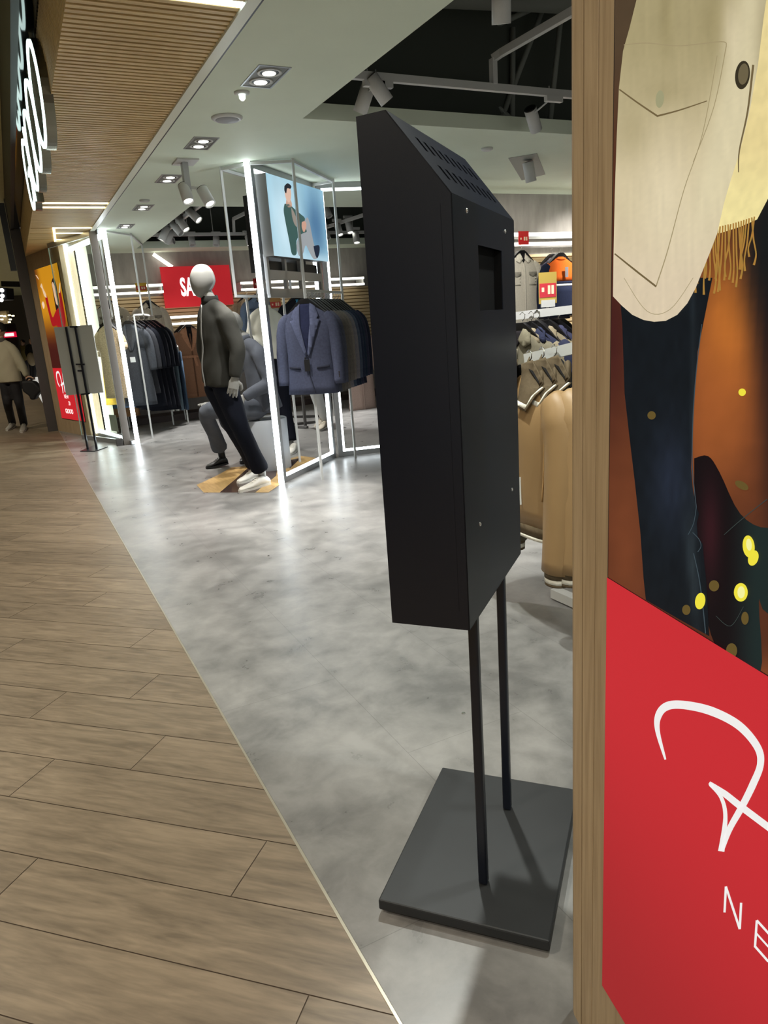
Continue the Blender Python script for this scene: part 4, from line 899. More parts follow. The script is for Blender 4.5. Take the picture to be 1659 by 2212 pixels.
# ---- long coats and dresses on the left racks
def make_coat(label, col, L, group, W=.235, name='long_coat', cat='coat', sleeve=.62, flare=1.1, lap=True, D=.07):
    g_ = Garment(top_prof(L, W, D, flare), col, name, label, cat, group); mt = cloth('c%d_%d_%d' % col, col); g_.hanger(); g_.body(mt, .08)
    if sleeve: g_.sleeves(mt, sleeve)
    if lap:
        for sg in (1, -1): g_.patch('lapel', [(sg*x_, z_) for x_, z_ in [(.04, 0), (.085, -.01), (.13, -.11), (.02, -.36), (.0, -.36), (.04, -.15)]], .01, cloth('l%d_%d_%d' % col, tuple(min(255, int(v*1.15)) for v in col)))
    return g_
rc = (R2-R1).normalized(); rcz = rz_front(-rc+V((-.3, -.3, 0)))
def hang(g_, p, rz): g_.t.location = p; g_.t.rotation_euler = (0, 0, rz)
coats = [((66, 70, 76), 1.12, 'long slate grey coat, front of the coat row behind the bright left column'), ((54, 56, 61), .98, 'charcoal tweed coat with frayed cuffs, second in the coat row'), ((20, 23, 31), 1.18, 'very dark navy long coat, third in the coat row'),
         ((18, 20, 28), 1.22, 'near-black long coat, fourth in the coat row'), ((18, 21, 29), 1.25, 'midnight blue long coat, fifth in the coat row'), ((16, 18, 26), 1.28, 'black long coat at the far end of the coat row')]
cp0 = at_d(277, 690, 10.3); cp1 = at_d(330, 690, 11.0)
for i, (cc, L, lb_) in enumerate(coats):
    g_ = make_coat(lb_, cc, L, 'long coats on the left rack', W=.21)
    f = i/5; p = cp0*(1-f)+cp1*f; p.z = 1.655; hang(g_, p, rcz)
m_ = MB(); pq = at_d(287, 777, 9.95); m_.frame(pq, RH, FH, (0, 0, 1), .07, .003, .07); tag(m_.build('price_tag', M_whiteprint if False else mat('tag_white', (225, 230, 228), .5)), 'small white price card hanging on the slate grey coat', 'price tag')
dr = [((196, 170, 128), .98, 'sparkling beige short-sleeved dress, front of the dresses by the window', .30, 1.0, 230, 10.12), ((150, 40, 56), .95, 'red dress half hidden behind the sparkling beige one', .4, 1.0, 238, 10.5), ((196, 160, 60), 1.12, 'mustard yellow dress behind the red one', .0, 1.1, 232, 10.75), ((78, 112, 150), 1.2, 'blue dress whose hem shows below the mustard one', .0, 1.1, 235, 11.0),
      ((170, 128, 88), 1.36, 'tan pleated long dress with the lowest hem by the window', .0, 1.15, 238, 11.25), ((100, 114, 110), 1.05, 'grey green dress hanging at the left end of the dresses', .55, 1.05, 212, 11.3), ((150, 156, 140), .9, 'pale sage blouse at the very back of the dresses', .5, 1.0, 205, 11.6)]
for cc, L, lb_, sl, fl, px, dist in dr:
    p = at_d(px, 695, dist); p.z = 1.655
    g_ = make_coat(lb_, cc, L, 'dresses on the rack by the window', W=.20, name='hanging_dress', cat='dress', sleeve=sl, flare=fl, lap=False)
    hang(g_, p, rcz)
    if 'sparkling' in lb_:
        mt = mat('sequins', (214, 192, 158), .35, .15, bump=1.0, bscale=160, var=.35, vscale=90); g_.t.rotation_euler = (0, 0, rz_front(-FH*.9-RH*.35))
        recolour(g_.t, ('body', 'sleeve'), mt)
# ---- back wall display
def wall_led(x0, x1, z, y, label):
    t = thing('wall_rail', ((x0+x1)/2, y, z), label, 'display rail', 'illuminated display rails')
    for dz in (0, -.105):
        m_ = MB(); m_.box(x0, x1, y-.02, y+.02, z+dz-.018, z+dz+.018); m_.build('light_strip', M_ledc, t)
    m_ = MB()
    for xx in (x0, x1-.02): m_.box(xx, xx+.02, y-.02, y+.3, z-.125, z+.02)
    m_.box(x0, x1, y-.01, y+.0, z-.105, z) if False else None
    m_.box(x0, x1, y+.27, y+.3, z-.02, z+.02); m_.build('frame', M_tube, t)
    return t
YB = 12.25
wall_led(1.25, at_y(352, 622, YB).x, 2.15, YB, 'double glowing rail high on the back wall at the left, above the cream jackets')
wall_led(at_y(364, 690, YB).x, at_y(437, 690, YB).x+.1, at_y(400, 684, YB).z, YB, 'double glowing rail just below the red SALE board')
wall_led(at_y(520, 612, YB).x, 5.9, at_y(560, 610, YB).z, YB, 'double glowing rail right of the SALE board behind the gate')
wall_led(4.75, 8.1, 2.19, 6.98, 'double glowing rail on the near shop wall right of the kiosk')
def make_shirt_jacket(label, col, L, group=None, cat='jacket', pockets=True, belt=False, W=.235, dark=(30, 28, 30)):
    g_ = Garment(top_prof(L, W), col, 'hanging_jacket', label, cat, group); mt = cloth('s%d_%d_%d' % col, col, .06); g_.hanger(); g_.body(mt, .06); g_.sleeves(mt, .6, cuff=mt)
    nx = 1.6 if belt else 1.0; g_.patch('neck_opening', [(-.05*nx, .0), (-.03*nx, -.05*nx), (0, -.09 if not belt else -.36), (.03*nx, -.05*nx), (.05*nx, 0)], .003, cloth('dk', dark))
    m2 = cloth('sl%d_%d_%d' % col, tuple(min(255, int(v*(1.2 if belt else 1.07))) for v in col)); m3 = cloth('st%d_%d_%d' % col, tuple(int(v*.72) for v in col))
    for sg in (1, -1):
        if belt: g_.patch('lapel', [(sg*x_, z_) for x_, z_ in [(.04, .01), (.1, -.0), (.15, -.08), (.12, -.11), (.14, -.13), (.01, -.38), (.0, -.36), (.04, -.12)]], .012, m2)
        else: g_.patch('collar', [(sg*x_, z_) for x_, z_ in [(.035, .012), (.07, .0), (.105, -.07), (.055, -.095), (.01, -.05)]], .012, m2)
        if pockets:
            g_.patch('pocket', [(sg*.06, -.2), (sg*.165, -.2), (sg*.165, -.33), (sg*.06, -.33)], .006, mt)
            g_.patch('pocket_flap', [(sg*.055, -.19), (sg*.17, -.19), (sg*.17, -.225), (sg*.112, -.245), (sg*.055, -.225)], .011, m3)
    g_.patch('placket', [(-.012, -.1), (.012, -.1), (.012, -L+.01), (-.012, -L+.01)], .008, m3 if belt else mt)
    if belt:
        g_.patch('belt', [(-.215, -.44), (.215, -.44), (.215, -.48), (-.215, -.48)], .012, m2); g_.patch('belt_end', [(.0, -.44), (.05, -.44), (.07, -.62), (.03, -.62)], .016, m2)
    return g_
for px, lb_ in [(232, 'cream jacket on the back wall, left one, partly behind the dark post'), (318, 'cream jacket on the back wall, right one, left of the SALE board')]:
    g_ = make_shirt_jacket(lb_, (206, 194, 176), .80, 'cream jackets on the back wall'); p = at_y(px, 641, 12.15); hang(g_, p, 0)
g_ = make_shirt_jacket('long camel belted coat under the red SALE board', (160, 118, 92), 1.12, None, 'coat', False, True); hang(g_, at_y(404, 693, 12.05), 0)
g_ = make_coat('black coat showing behind the left shoulder of the camel coat', (34, 30, 32), 1.12, None); hang(g_, at_y(394, 694, 12.28), 0)
g_ = make_shirt_jacket('light blue denim shirt on the back wall behind the white-sweater mannequin', (128, 148, 178), .85, None, 'shirt'); hang(g_, at_y(552, 628, 12.1), 0)
g_ = make_coat('beige trench coat on the back wall left of the blue shirt', (196, 172, 142), 1.1, None); hang(g_, at_y(531, 630, 12.3), 0)
g_ = make_shirt_jacket('black quilted jacket with a cyan neck label behind the blazer row', (34, 36, 42), .7, None, 'jacket', False); hang(g_, at_d(640, 628, 10.6), rz_front(-FH)); pq = at_d(640, 628, 10.6)
tube_rack('clothes_rack', [(V((pq.x, pq.y+.2, 0)), V((pq.x, pq.y+.2, pq.z))), (V((pq.x+.5, pq.y+.2, 0)), V((pq.x+.5, pq.y+.2, pq.z)))], [(pq+V((0, -.03, 0)), pq+V((0, .2, 0))), (pq+V((0, .2, 0)), pq+V((.5, .2, 0)))], 'small white rack holding the black quilted jacket behind the blazer row')
g_.patch('neck_label', [(-.025, -.02), (.025, -.02), (.02, -.06), (-.02, -.06)], .012, mat('cyan_label', (60, 160, 210), .5))
g_ = make_shirt_jacket('cream camisole and dress set behind the far right end of the blazer row', (182, 160, 150), 1.25, None, 'dress', False); hang(g_, at_d(770, 700, 11.6), 0)
# trousers on a small rack
tr = thing('clothes_rack', at_z(368, 900), 'small low white rack carrying pale and blue jeans left of the camel coat', 'clothes rack')
pa = at_d(351, 753, 11.3); pb = at_d(384, 750, 11.3); pc = at_d(351, 745, 11.9); pd_ = at_d(378, 742, 11.9)
for (a_, b_) in [(pa, pb), (pa, pc), (pb, pd_), (pc, pd_)]: m_ = MB(); m_.bar(a_, b_, .022); m_.build('rail', M_tube, tr)
for a_ in (pa, pb, pc, pd_): m_ = MB(); m_.bar(V((a_.x, a_.y, 0)), a_, .02, .02, (1, 0, 0)); m_.build('upright', M_tube, tr)
def make_trousers(label, col, L=.95):
    t = thing('hanging_trousers', (0, 0, 0), label, 'trousers', 'jeans on the low rack'); mt = cloth('j%d_%d_%d' % col, col)
    m_ = LMB(); m_.tube([(0, 0, -.06), (0, 0, -.25), (0, 0, -.4)], [.16, .17, .17], 18, 0, True, .22, (1, 0, 0)); m_.build('waist', mt, t)
    for sg in (-1, 1): m_ = LMB(); m_.tube([(sg*.085, 0, -.2), (sg*.09, 0, -.5), (sg*.095, 0, -L)], [.085, .08, .07], 14, 0, True, .35, (1, 0, 0), True, .06); m_.build('leg', mt, t)
    m_ = LMB(); m_.tube([(0, 0, -.05), (0, 0, -.03), (.012, 0, -.01), (0, 0, .003), (-.012, 0, -.01)], .0025, 6); m_.build('hanger_hook', M_chrome, t)
    m_ = LMB(); m_.box(-.16, .16, -.006, .006, -.06, -.045); m_.build('clip_bar', M_chrome, t); return t
for i, (cc, lb_) in enumerate([((206, 206, 200), 'off-white jeans, nearest on the low rack'), ((196, 196, 188), 'pale cream jeans, second on the low rack'), ((108, 126, 138), 'washed blue jeans on the low rack'), ((62, 80, 100), 'dark blue jeans at the right end of the low rack')]):
    t_ = make_trousers(lb_, cc); f = i/3; p = (pa*.85+pc*.15)*(1-f)+(pb*.85+pd_*.15)*f; t_.location = p+V((0, 0, -.015)); t_.rotation_euler = (0, 0, rz_front(-RH-FH*.5))
# price signs
def price_sign(label, p, w, h, top, bot, rz=0, txt='-50%', stand=None):
    t = thing('price_sign', p, label, 'sign', None, rz); m_ = LMB(); m_.box(-w/2, w/2, -.002, .002, -h/2, h/2); m_.build('card', mat('card%d_%d_%d' % top, top, .4), t)
    m_ = LMB(); m_.box(-w*.46, w*.46, -.0035, -.002, -h*.3, h*.15); m_.build('card_band', mat('band%d_%d_%d' % bot, bot, .4), t)
    for x0_, x1_, z0_, z1_ in [(-.34, -.2, -.12, .02), (.0, .14, -.2, .08), (.2, .34, -.2, .08)]:
        m_ = LMB(); m_.box(w*x0_, w*x1_, -.0045, -.0035, h*z0_, h*z1_); m_.build('printed_mark', mat('cream_text', (236, 214, 180), .5), t)
    if stand: m_ = LMB(); m_.box(-.006, .006, -.002, .01, -h/2-stand, -h/2); m_.box(-.04, .04, -.012, .012, -h/2-.02, -h/2+.02); m_.build('holder', M_tube, t)
    return t
price_sign('small red and yellow price sign clipped to the left glowing rail', at_y(305, 621, 12.225), .17, .14, (214, 170, 40), (206, 60, 40), 0)
price_sign('red price sign above the white-sweater mannequin', at_y(557, 612, 12.225), .16, .16, (200, 40, 44), (214, 70, 60), 0)
price_sign('red and gold price sign low behind the glowing gate column', at_d(595, 656, 10.8), .16, .17, (176, 130, 70), (190, 44, 44), rz_front(-FH), '-50%', at_d(595, 656, 10.8).z-.09)
price_sign('red and cream price sign above the row of hanger hooks', at_d(700, 599, 10.5), .13, .25, (214, 200, 176), (206, 90, 84), rz_front(-FH), '-50%', at_d(700, 599, 10.5).z-.13)
price_sign('red price sign clipped to the near wall rail right of the kiosk', at_y(1131, 514, 6.955), .145, .145, (206, 50, 50), (214, 40, 44), 0)
# ---- clothes on the near wall right of the kiosk
g_ = make_shirt_jacket('off-white shirt jacket with chest pockets on the wall right of the kiosk', (206, 200, 186), .78); hang(g_, at_y(1124, 530, 6.85), 0)
def make_sweater(label, c1, c2, L=.66):
    g_ = Garment(top_prof(L, .24), c1, 'hanging_sweater', label, 'sweater'); P = g_.prof; g_.hanger()
    mt = mat('knit_orange', c1, .9, bump=.8, bscale=40, stretch=(6, 6, .4), spec=.1); m2 = cloth('knit_navy', c2)
    full = P; g_.prof = [p for p in full if p[0] >= -.23]+[(-.27, *g_.wd(-.27))]; g_.body(mt, .02, 'yoke'); g_.prof = full
    a_, b_ = g_.wd(-.27), g_.wd(-.33); keep = g_.prof
    g_.prof = [(-.27, *a_), (-.30, *g_.wd(-.30))]; g_.body(m2, .02, 'band'); g_.prof = [(-.30, *a_), (-.325, *a_)]; g_.body(cloth('knit_white', (220, 220, 222)), .02, 'stripe'); g_.prof = [(-.325, *b_), (-.45, *b_), (-L, b_[0], b_[1])]; g_.body(m2, .02, 'lower_body'); g_.prof = keep
    g_.sleeves(m2, .6, cuff=m2)
    m_ = LMB(); m_.tube([(.075*cos(t_), .035*sin(t_)-.01, -.1-.03*(1-sin(t_))/2) for t_ in [2*pi*i/20 for i in range(21)]], .009, 8, 0, True); m_.build('neck_rib', mt, g_.t)
    m_ = LMB(); m_.box(-.0, .045, -.1, -.098, -.33, -.22); m_.build('price_tag', mat('tag_grey', (120, 122, 130), .5), g_.t)
    return g_
g_ = make_sweater('orange and navy sweater with a white stripe on the wall beside the oak jamb', (206, 96, 36), (32, 38, 60)); hang(g_, at_y(1208, 535, 6.8), 0)
g_ = make_coat('dark grey jacket tucked behind the orange sweater', (74, 72, 84), .7, None); hang(g_, at_y(1192, 538, 7.0), 0)
ps = price_sign('gold and red price sign standing on the rack rail before the orange sweater', at_d(1183, 622, 4.35), .105, .175, (170, 146, 70), (186, 48, 60), rz_front(-FH), '-30%', .05)
# middle rack
DM = 4.3
mr = thing('clothes_rack', at_z(1180, 1000), 'white two-bar rack behind the tan jackets at camera height', 'clothes rack')
a1 = at_d(1110, 683, DM+.1); a2 = at_d(1290, 662, DM-.3)
m_ = MB(); m_.bar(a1, a2, .03, .045); m_.build('rail', M_tube, mr)
for q, dd_ in [((1165, 690), DM), ((1262, 680), DM-.25)]:
    p = at_d(*q, dd_); m_ = MB(); m_.bar(V((p.x, p.y, 0)), p, .035, .035, (1, 0, 0)); m_.build('upright', M_tube, mr)
ja = [((1128, 676), (104, 100, 84), 'olive jacket at the left end of the middle rack'), ((1147, 674), (120, 112, 92), 'khaki overshirt with raised collar, second on the middle rack'), ((1160, 671), (40, 44, 64), 'navy jacket between the khaki overshirts'), ((1184, 669), (116, 108, 88), 'khaki overshirt nearest the oak jamb on the middle rack'), ((1206, 667), (46, 48, 68), 'navy jacket behind the rack upright beside the oak jamb')]
fL = (-RH*.75-FH*.6); rzL = rz_front(fL)
for i, (q, cc, lb_) in enumerate(ja):
    g_ = make_shirt_jacket(lb_, cc, .72, 'jackets on the middle rack', pockets=False); g_.h = .1; hang(g_, at_d(*q, DM-.02*i), rzL)
# near rack with tan varsity jackets
DN = 3.05
nr = thing('clothes_rack', at_z(1215, 1285), 'white rack carrying the tan jackets beside the oak jamb', 'clothes rack')
a1 = at_d(1137, 776, DN+.12); a2 = at_d(1300, 738, DN-.28)
m_ = MB(); m_.bar(a1, a2, .026, .045); m_.build('rail', M_tube, nr)
pf1 = at_z(1198, 1292); pf2 = pf1+(a2-a1).normalized()*.9; pf2.z = 0; m_ = MB(); m_.bar(pf1+V((0, 0, .03)), V((pf2.x, pf2.y, .03)), .05, .045); m_.build('foot', M_tube, nr)
pu = V(pf2)*.35+V(pf1)*.65; pu = pf1+(pf2-pf1)*.75; ztop = a2.z; m_ = MB(); m_.bar((pu.x, pu.y, .03), (pu.x, pu.y, ztop), .035, .035, (1, 0, 0)); m_.build('upright', M_tube, nr)
m_ = MB(); m_.bar((pu.x, pu.y, ztop), a2, .03); m_.build('arm', M_tube, nr)
def make_varsity(label, col, group, rib=(96, 84, 66), L=.62):
    g_ = Garment(top_prof(L, .25, .085, .92), col, 'varsity_jacket', label, 'jacket', group); mt = mat('satin%d_%d_%d' % col, col, .5, bump=.15, bscale=8, var=.05, vscale=4, spec=.4); rb_ = cloth('rib', rib); wh = cloth('rib_white', (222, 220, 208)); g_.hanger()
    g_.body(mt, .05); g_.sleeves(mt, .76, .095, .03, .05)
    w_ = g_.wd(-.15)[0]
    for sg in (-1, 1):
        q = V((sg*(w_+.025), -.05, -.78-g_.h))
        for nm, z0, z1, r_, mm in [('cuff', .03, -.02, .058, rb_), ('cuff_stripe', -.02, -.04, .057, wh), ('cuff_edge', -.04, -.052, .056, rb_)]:
            m_ = LMB(); m_.tube([q+V((0, 0, z0)), q+V((0, 0, z1))], r_, 18, 0, True, .85, (1, 0, 0)); m_.build(nm, mm, g_.t)
        for nm, pl, of, mm in [('collar', [(.02, .05), (.06, .065), (.14, -.02), (.11, -.115), (.03, -.10)], .02, rb_), ('collar_stripe', [(.105, -.125), (.03, -.11), (.03, -.095), (.11, -.108), (.132, -.04), (.145, -.04)], .024, wh), ('collar_edge', [(.11, -.135), (.025, -.12), (.03, -.11), (.105, -.123), (.143, -.04), (.153, -.04)], .021, rb_)]:
            g_.patch(nm, [(sg*x_, z_) for x_, z_ in pl], of, mm)
        m_ = LMB(); m_.tube([(sg*.02, .03, -g_.h+.0), (sg*.075, .015, -g_.h+.015), (sg*.125, -.02, -g_.h-.035)], [.022, .03, .02], 12, 0, True, .5); m_.build('collar_roll', rb_, g_.t)
        g_.patch('piping', [(sg*.215, -.1), (sg*.221, -.1), (sg*.19, -.5), (sg*.185, -.5)], .006, cloth('pipe', tuple(min(255, int(v*1.2)) for v in col)))
    g_.prof = [(-L, *g_.wd(-L)), (-L-.05, g_.wd(-L)[0]*.93, g_.wd(-L)[1]*.9)]; g_.body(rb_, .01, 'hem_rib'); g_.prof = [(-L-.05, g_.prof[1][1]*1.01, g_.prof[1][2]*1.02), (-L-.065, g_.prof[1][1], g_.prof[1][2])]; g_.body(wh, .01, 'hem_stripe')
    return g_
for i, (q, cc, lb_) in enumerate([((1143, 768), (150, 122, 84), 'tan varsity jacket nearest the kiosk with white striped collar and cuffs'), ((1170, 762), (154, 126, 88), 'tan varsity jacket beside the oak jamb, second on its rack'), ((1197, 757), (88, 84, 66), 'olive varsity jacket just showing left of the oak jamb')]):
    g_ = make_varsity(lb_, cc, 'varsity jackets on the near rack'); hang(g_, at_d(*q, DN-.02-.03*i)+V((0, 0, .02)), rz_front(-RH*.95-FH*.32))
    if i == 0:
        p = at_d(1128, 1060, DN-.1); m_ = MB(); m_.frame(p, RH*.8+FH*.3, FH*.8-RH*.3, (0, 0, 1), .05, .003, .12); m_.build('price_card', mat('tag_white', (225, 230, 228), .5), None); o_ = bpy.data.objects['price_card']; tag(o_, 'white price card hanging below the tan jacket beside the kiosk edge', 'price tag')

# ================================================================== figures
def hand(name, wr, direc, palm_n, mt, parent, s=1.0, curl=.5, side=1):
    """five separate fingers on a palm, pointing along direc, palm normal palm_n"""
    d = V(direc).normalized(); n = V(palm_n); n = (n-d*n.dot(d)).normalized(); a = d.cross(n)*side; wr = V(wr)
    m_ = MB(); m_.tube([wr-d*.03*s, wr, wr+d*.04*s, wr+d*.085*s], [.026*s, .027*s, .04*s, .038*s], 14, 0, True, .42, a)
    for i, (off, L, r) in enumerate([(.030, .072, .0092), (.010, .08, .0094), (-.011, .074, .0092), (-.030, .058, .0082)]):
        p = wr+d*.078*s+a*off*s; c_ = curl*(1+.12*i); pts = [p-d*.02*s, p]; ang = 0; q = p
        for k_, f in enumerate((.45, .32, .23)):
            ang += c_*(.5 if k_ == 0 else .8); q = q+(d*cos(ang)+n*sin(ang)+a*off*1.5)*L*f*s; pts.append(q)
        m_.tube(pts, [r*s, r*s, r*.97*s, r*.9*s, r*.7*s], 9)
    p = wr+d*.022*s+a*.03*s; m_.tube([p-a*.015*s, p+(a*.7+d*.7)*.03*s, p+(a*.55+d*.85+n*.25)*.058*s, p+(a*.35+d*.9+n*.45)*.078*s], [.013*s, .0115*s, .0105*s, .008*s], 10)
    o = m_.build(name, mt, parent); remesh(o, .0035*s, 2); return o
def shoe(name, heel, toe, mt, sole, parent, w=.045, h=.085, up_=None):
    heel = V(heel); toe = V(toe); d = (toe-heel); L = d.length; d.normalize(); a = d.cross(V((0, 0, 1))).normalized(); u = a.cross(d)
    R = []
    for f, ww, hh in [(0, .55, .55), (.06, .75, .8), (.2, .85, 1.0), (.35, .86, .95), (.5, .92, .72), (.65, 1.05, .52), (.8, 1.0, .42), (.92, .8, .34), (1.0, .35, .2)]:
        c = heel+d*L*f; R.append([c+a*(w*ww*cos(t_))+u*(max(0, .012+h*hh*.5+h*hh*.5*sin(t_))) for t_ in [2*pi*j/16 for j in range(16)]])
    m_ = MB(); m_.rings(R); o = m_.build(name, mt, parent)
    pr_ = [heel+d*L*f+a*(w*ww*1.06*sg) for sg, fs in ((1, (0, .05, .3, .62, .85, .97, 1.02)), (-1, (1.02, .97, .85, .62, .3, .05, 0))) for f, ww in [(f_, {0: .5, .05: .75, .3: .82, .62: 1.05, .85: .95, .97: .6, 1.02: .25}[f_]) for f_ in fs]]
    m_ = MB(); m_.prism(pr_, u*.02); m_.build('sole', sole, o)
    for k_ in range(3):
        c = heel+d*L*(.42+.08*k_)+u*(h*(.93-.13*k_)+.004); m_ = MB(); m_.tube([c-a*.022, c+u*.006, c+a*.022], .003, 6); m_.build('lace', mt, o)
    return o
def egg_head(name, c, f, mt, parent, s=1.0, lean=V((0, 0, 1)), features=False):
    f = V(f).normalized(); u = V(lean).normalized(); f = (f-u*f.dot(u)).normalized(); a = f.cross(u); c = V(c); R = []
    for i in range(17):
        t_ = pi*i/16; z = -cos(t_); r = sin(t_)**.9 if 0 < i < 16 else .02
        jaw = max(0, -z); wx = .076*(1-.28*jaw**1.3); wy = .098*(1-.22*jaw); sh = .022*jaw**1.2
        ring = []
        for j in range(24):
            th_ = 2*pi*j/24; x_ = cos(th_)*wx*r; y_ = sin(th_)*wy*r+sh
            if features and sin(th_) > .3:
                y_ += .020*math.exp(-((z+.12)/.16)**2-((cos(th_))/.20)**2)-.007*math.exp(-((z-.12)/.1)**2)*(math.exp(-((abs(cos(th_))-.42)/.2)**2))+.006*math.exp(-((z+.48)/.07)**2-(cos(th_)/.35)**2)
            ring.append(c+a*x_*s+f*y_*s+u*(z*.124*s))
        R.append(ring)
    m_ = MB(); m_.rings(R)
    if features:
        for sg in (-1, 1): m_.tube([c+a*sg*.074*s+u*.02*s, c+a*sg*.086*s+u*.01*s-f*.01, c+a*sg*.078*s-u*.03*s], [.008*s, .014*s, .008*s], 10)
    return m_.build(name, mt, parent)
def limb(m_, pts, rs, side=None, flat=1.0, n=18, fold=.0): m_.tube(curve_pts3(pts, 4), [rs[min(int(i/4), len(rs)-2)]+(rs[min(int(i/4), len(rs)-2)+1]-rs[min(int(i/4), len(rs)-2)])*((i % 4)/4 if i < 4*(len(pts)-1) else 1) for i in range(4*(len(pts)-1)+1)], n, 0, True, flat, side, True, fold)
def figure(name, label, cat, J, c, group=None):
    t = thing(name, V((J['hips'].x, J['hips'].y, 0)), label, cat, group); sv = (J['shl']-J['shr']).normalized(); skin = c['skin']
    hip = J['hips']; ch = J['chest']; nk = J['neck']; ax_ = (nk-hip).normalized(); fv = sv.cross(ax_).normalized()
    if fv.dot(J['face']) < 0: fv = -fv
    # upper garment: torso and sleeves in one surface
    m_ = MB(); W_s = (J['shl']-J['shr']).length/2
    for s_ in ('l', 'r'): m_.tube([nk-ax_*.02, nk*.5+J['sh'+s_]*.5+ax_*.0, J['sh'+s_]-ax_*.0], [.06, .066, .066], 16)
    hem = c.get('hem', .10); hr = c.get('hem_r', 1.0)
    sp = [hip-ax_*hem, hip+ax_*.06, hip+(ch-hip)*.55, ch, ch+(nk-ch)*.5, ch+(nk-ch)*.8, nk+ax_*.01]
    wr_ = [.175*hr, .17*hr, .165*hr, .18, W_s*.98, W_s*.62, .058]; dr_ = [.125*hr, .125*hr, .12*hr, .13, .11, .085, .058]
    cp_ = curve_pts3(sp, 4); R = []
    for i, p in enumerate(cp_):
        k_ = min(i/4, len(wr_)-1.001); j = int(k_); g = k_-j; rw = wr_[j]+(wr_[j+1]-wr_[j])*g; rd = dr_[j]+(dr_[j+1]-dr_[j])*g
        R.append([p+sv*(rw*cos(a_))+fv*(rd*sin(a_)*(1+.03*sin(a_*6+i))) for a_ in [2*pi*q/28 for q in range(28)]])
    m_.rings(R)
    ar = c.get('arm_r', .062)
    for s_ in ('l', 'r'):
        S_, E_, W2 = J['sh'+s_], J['el'+s_], J['wr'+s_]; inn = ch+(nk-ch)*.45
        limb(m_, [inn+(S_-inn)*.6, S_-ax_*.02, S_+(E_-S_)*.5-ax_*.01, E_, E_+(W2-E_)*.5, W2], [ar*1.1, ar*1.16, ar*1.1, ar, ar*.92, ar*.72], fold=.05)
    up_ = m_.build(c.get('upper_name', 'jacket'), c['upper'], t); remesh(up_, c.get('vox', .014), 5)
    if c.get('collar'):
        m_ = MB(); R = [[nk+ax_*z_+sv*(r_*cos(a_))+fv*(r_*sin(a_)-.004) for a_ in [2*pi*q/24 for q in range(24)]] for z_, r_ in ((-.02, .074), (.02, .07), (.05, .066), (.05, .058), (.0, .056))]
        m_.rings(R); m_.build('collar', c['collar'], up_)
    if c.get('zip'):
        m_ = MB(); p0 = nk+fv*.075-ax_*.02; zz = [p0, ch+fv*.137+ax_*.05, ch+fv*.142-ax_*.08, hip+fv*.138*hr+ax_*.08, hip+fv*.132*hr-ax_*hem]; m_.tube(curve_pts3(zz, 5), .006, 8); m_.build('zip', c['zip'], up_)
    # neck and head
    if c.get('head', True):
        m_ = MB(); m_.tube([nk-ax_*.04, nk+ax_*.03, J['head']-V((0, 0, .06))], [.058, .05, .05], 18); m_.build('neck', skin, t)
        hd = egg_head('head', J['head'], J['face'], skin, t, c.get('hs', 1.0), c.get('lean', V((0, 0, 1))), c.get('features', False))
        if c.get('hair'):
            f_ = V(J['face']).normalized(); m_ = MB(); hc = J['head']+V((0, 0, .03))-f_*.018; R = []
            for i in range(11):
                tt = pi*.5*i/10 if False else pi*(.38+.62*i/10); z = -cos(tt); r = max(.01, sin(tt)); R.append([hc+V((0, 0, z*.112))+(f_.cross(V((0, 0, 1)))*(.084*r*cos(a_))+f_*(.1*r*sin(a_)))*(1+.03*sin(a_*9)) for a_ in [2*pi*q/22 for q in range(22)]])
            m_.rings(R); m_.build('hair', c['hair'], hd)
            if c.get('features'):
                for sg in (-1, 1):
                    e_ = J['head']+f_*.09+f_.cross(V((0, 0, 1)))*sg*.031+V((0, 0, .014)); m_ = MB(); m_.ball(e_, .009, .009, .006, 10); m_.build('eye', M_black, hd)
    # trousers
    m_ = MB(); tr_ = c.get('thigh', .095)
    m_.rings([[p+sv*(rw*cos(a_))+fv*(rd*sin(a_)) for a_ in [2*pi*q/24 for q in range(24)]] for p, rw, rd in [(hip+ax_*.1, .145, .105), (hip, .165, .12), (hip-ax_*.08, .15, .11)]])
    for s_ in ('l', 'r'):
        Hp, K, A = J['hp'+s_], J['kn'+s_], J['an'+s_]
        limb(m_, [hip+(Hp-hip)*.7, Hp, Hp+(K-Hp)*.5, K, K+(A-K)*.5, A+(K-A).normalized()*c.get('crop', .02)], [tr_, tr_*1.06, tr_*.95, tr_*.76, tr_*.72, c.get('cuff_r', tr_*.68)], fold=.05)
    lw = m_.build(c.get('lower_name', 'trousers'), c['lower'], t); remesh(lw, c.get('vox', .014), 4)
    for s_ in ('l', 'r'):
        A = J['an'+s_]; m_ = MB(); K = J['kn'+s_]; hl, te = J['he'+s_], J['to'+s_]
        m_.tube([A+(K-A).normalized()*.16, A, hl+(te-hl)*.22+V((0, 0, .05))], [.044, .036, .036], 14); m_.build('ankle', c.get('sock', skin), t)
        shoe('shoe', hl, te, c['shoe'], c['sole'], t)
        if J.get('hd'+s_): hand('hand', J['wr'+s_], J['hd'+s_], J.get('hn'+s_, -fv), skin, t, 1.12, c.get('curl', .35), 1 if s_ == 'l' else -1)
    return t
def jt(d, **k): return {n: (at_d(*v) if isinstance(v, tuple) and len(v) == 3 else at_d(v[0], v[1], d) if isinstance(v, tuple) else v) for n, v in k.items()}
M_jkt = mat('jacket_charcoal', (48, 48, 44), .85, spec=.2, bump=.25, bscale=14, var=.12, vscale=8)
M_navy = mat('trouser_navy', (14, 17, 27), .9, spec=.15, bump=.2, bscale=12)
M_wshoe = mat('shoe_white', (214, 212, 204), .45); M_wsole = mat('sole_white', (200, 198, 190), .5)
D1 = 6.09
def ground(px, py, z=0.0): return at_z(px, py, z)
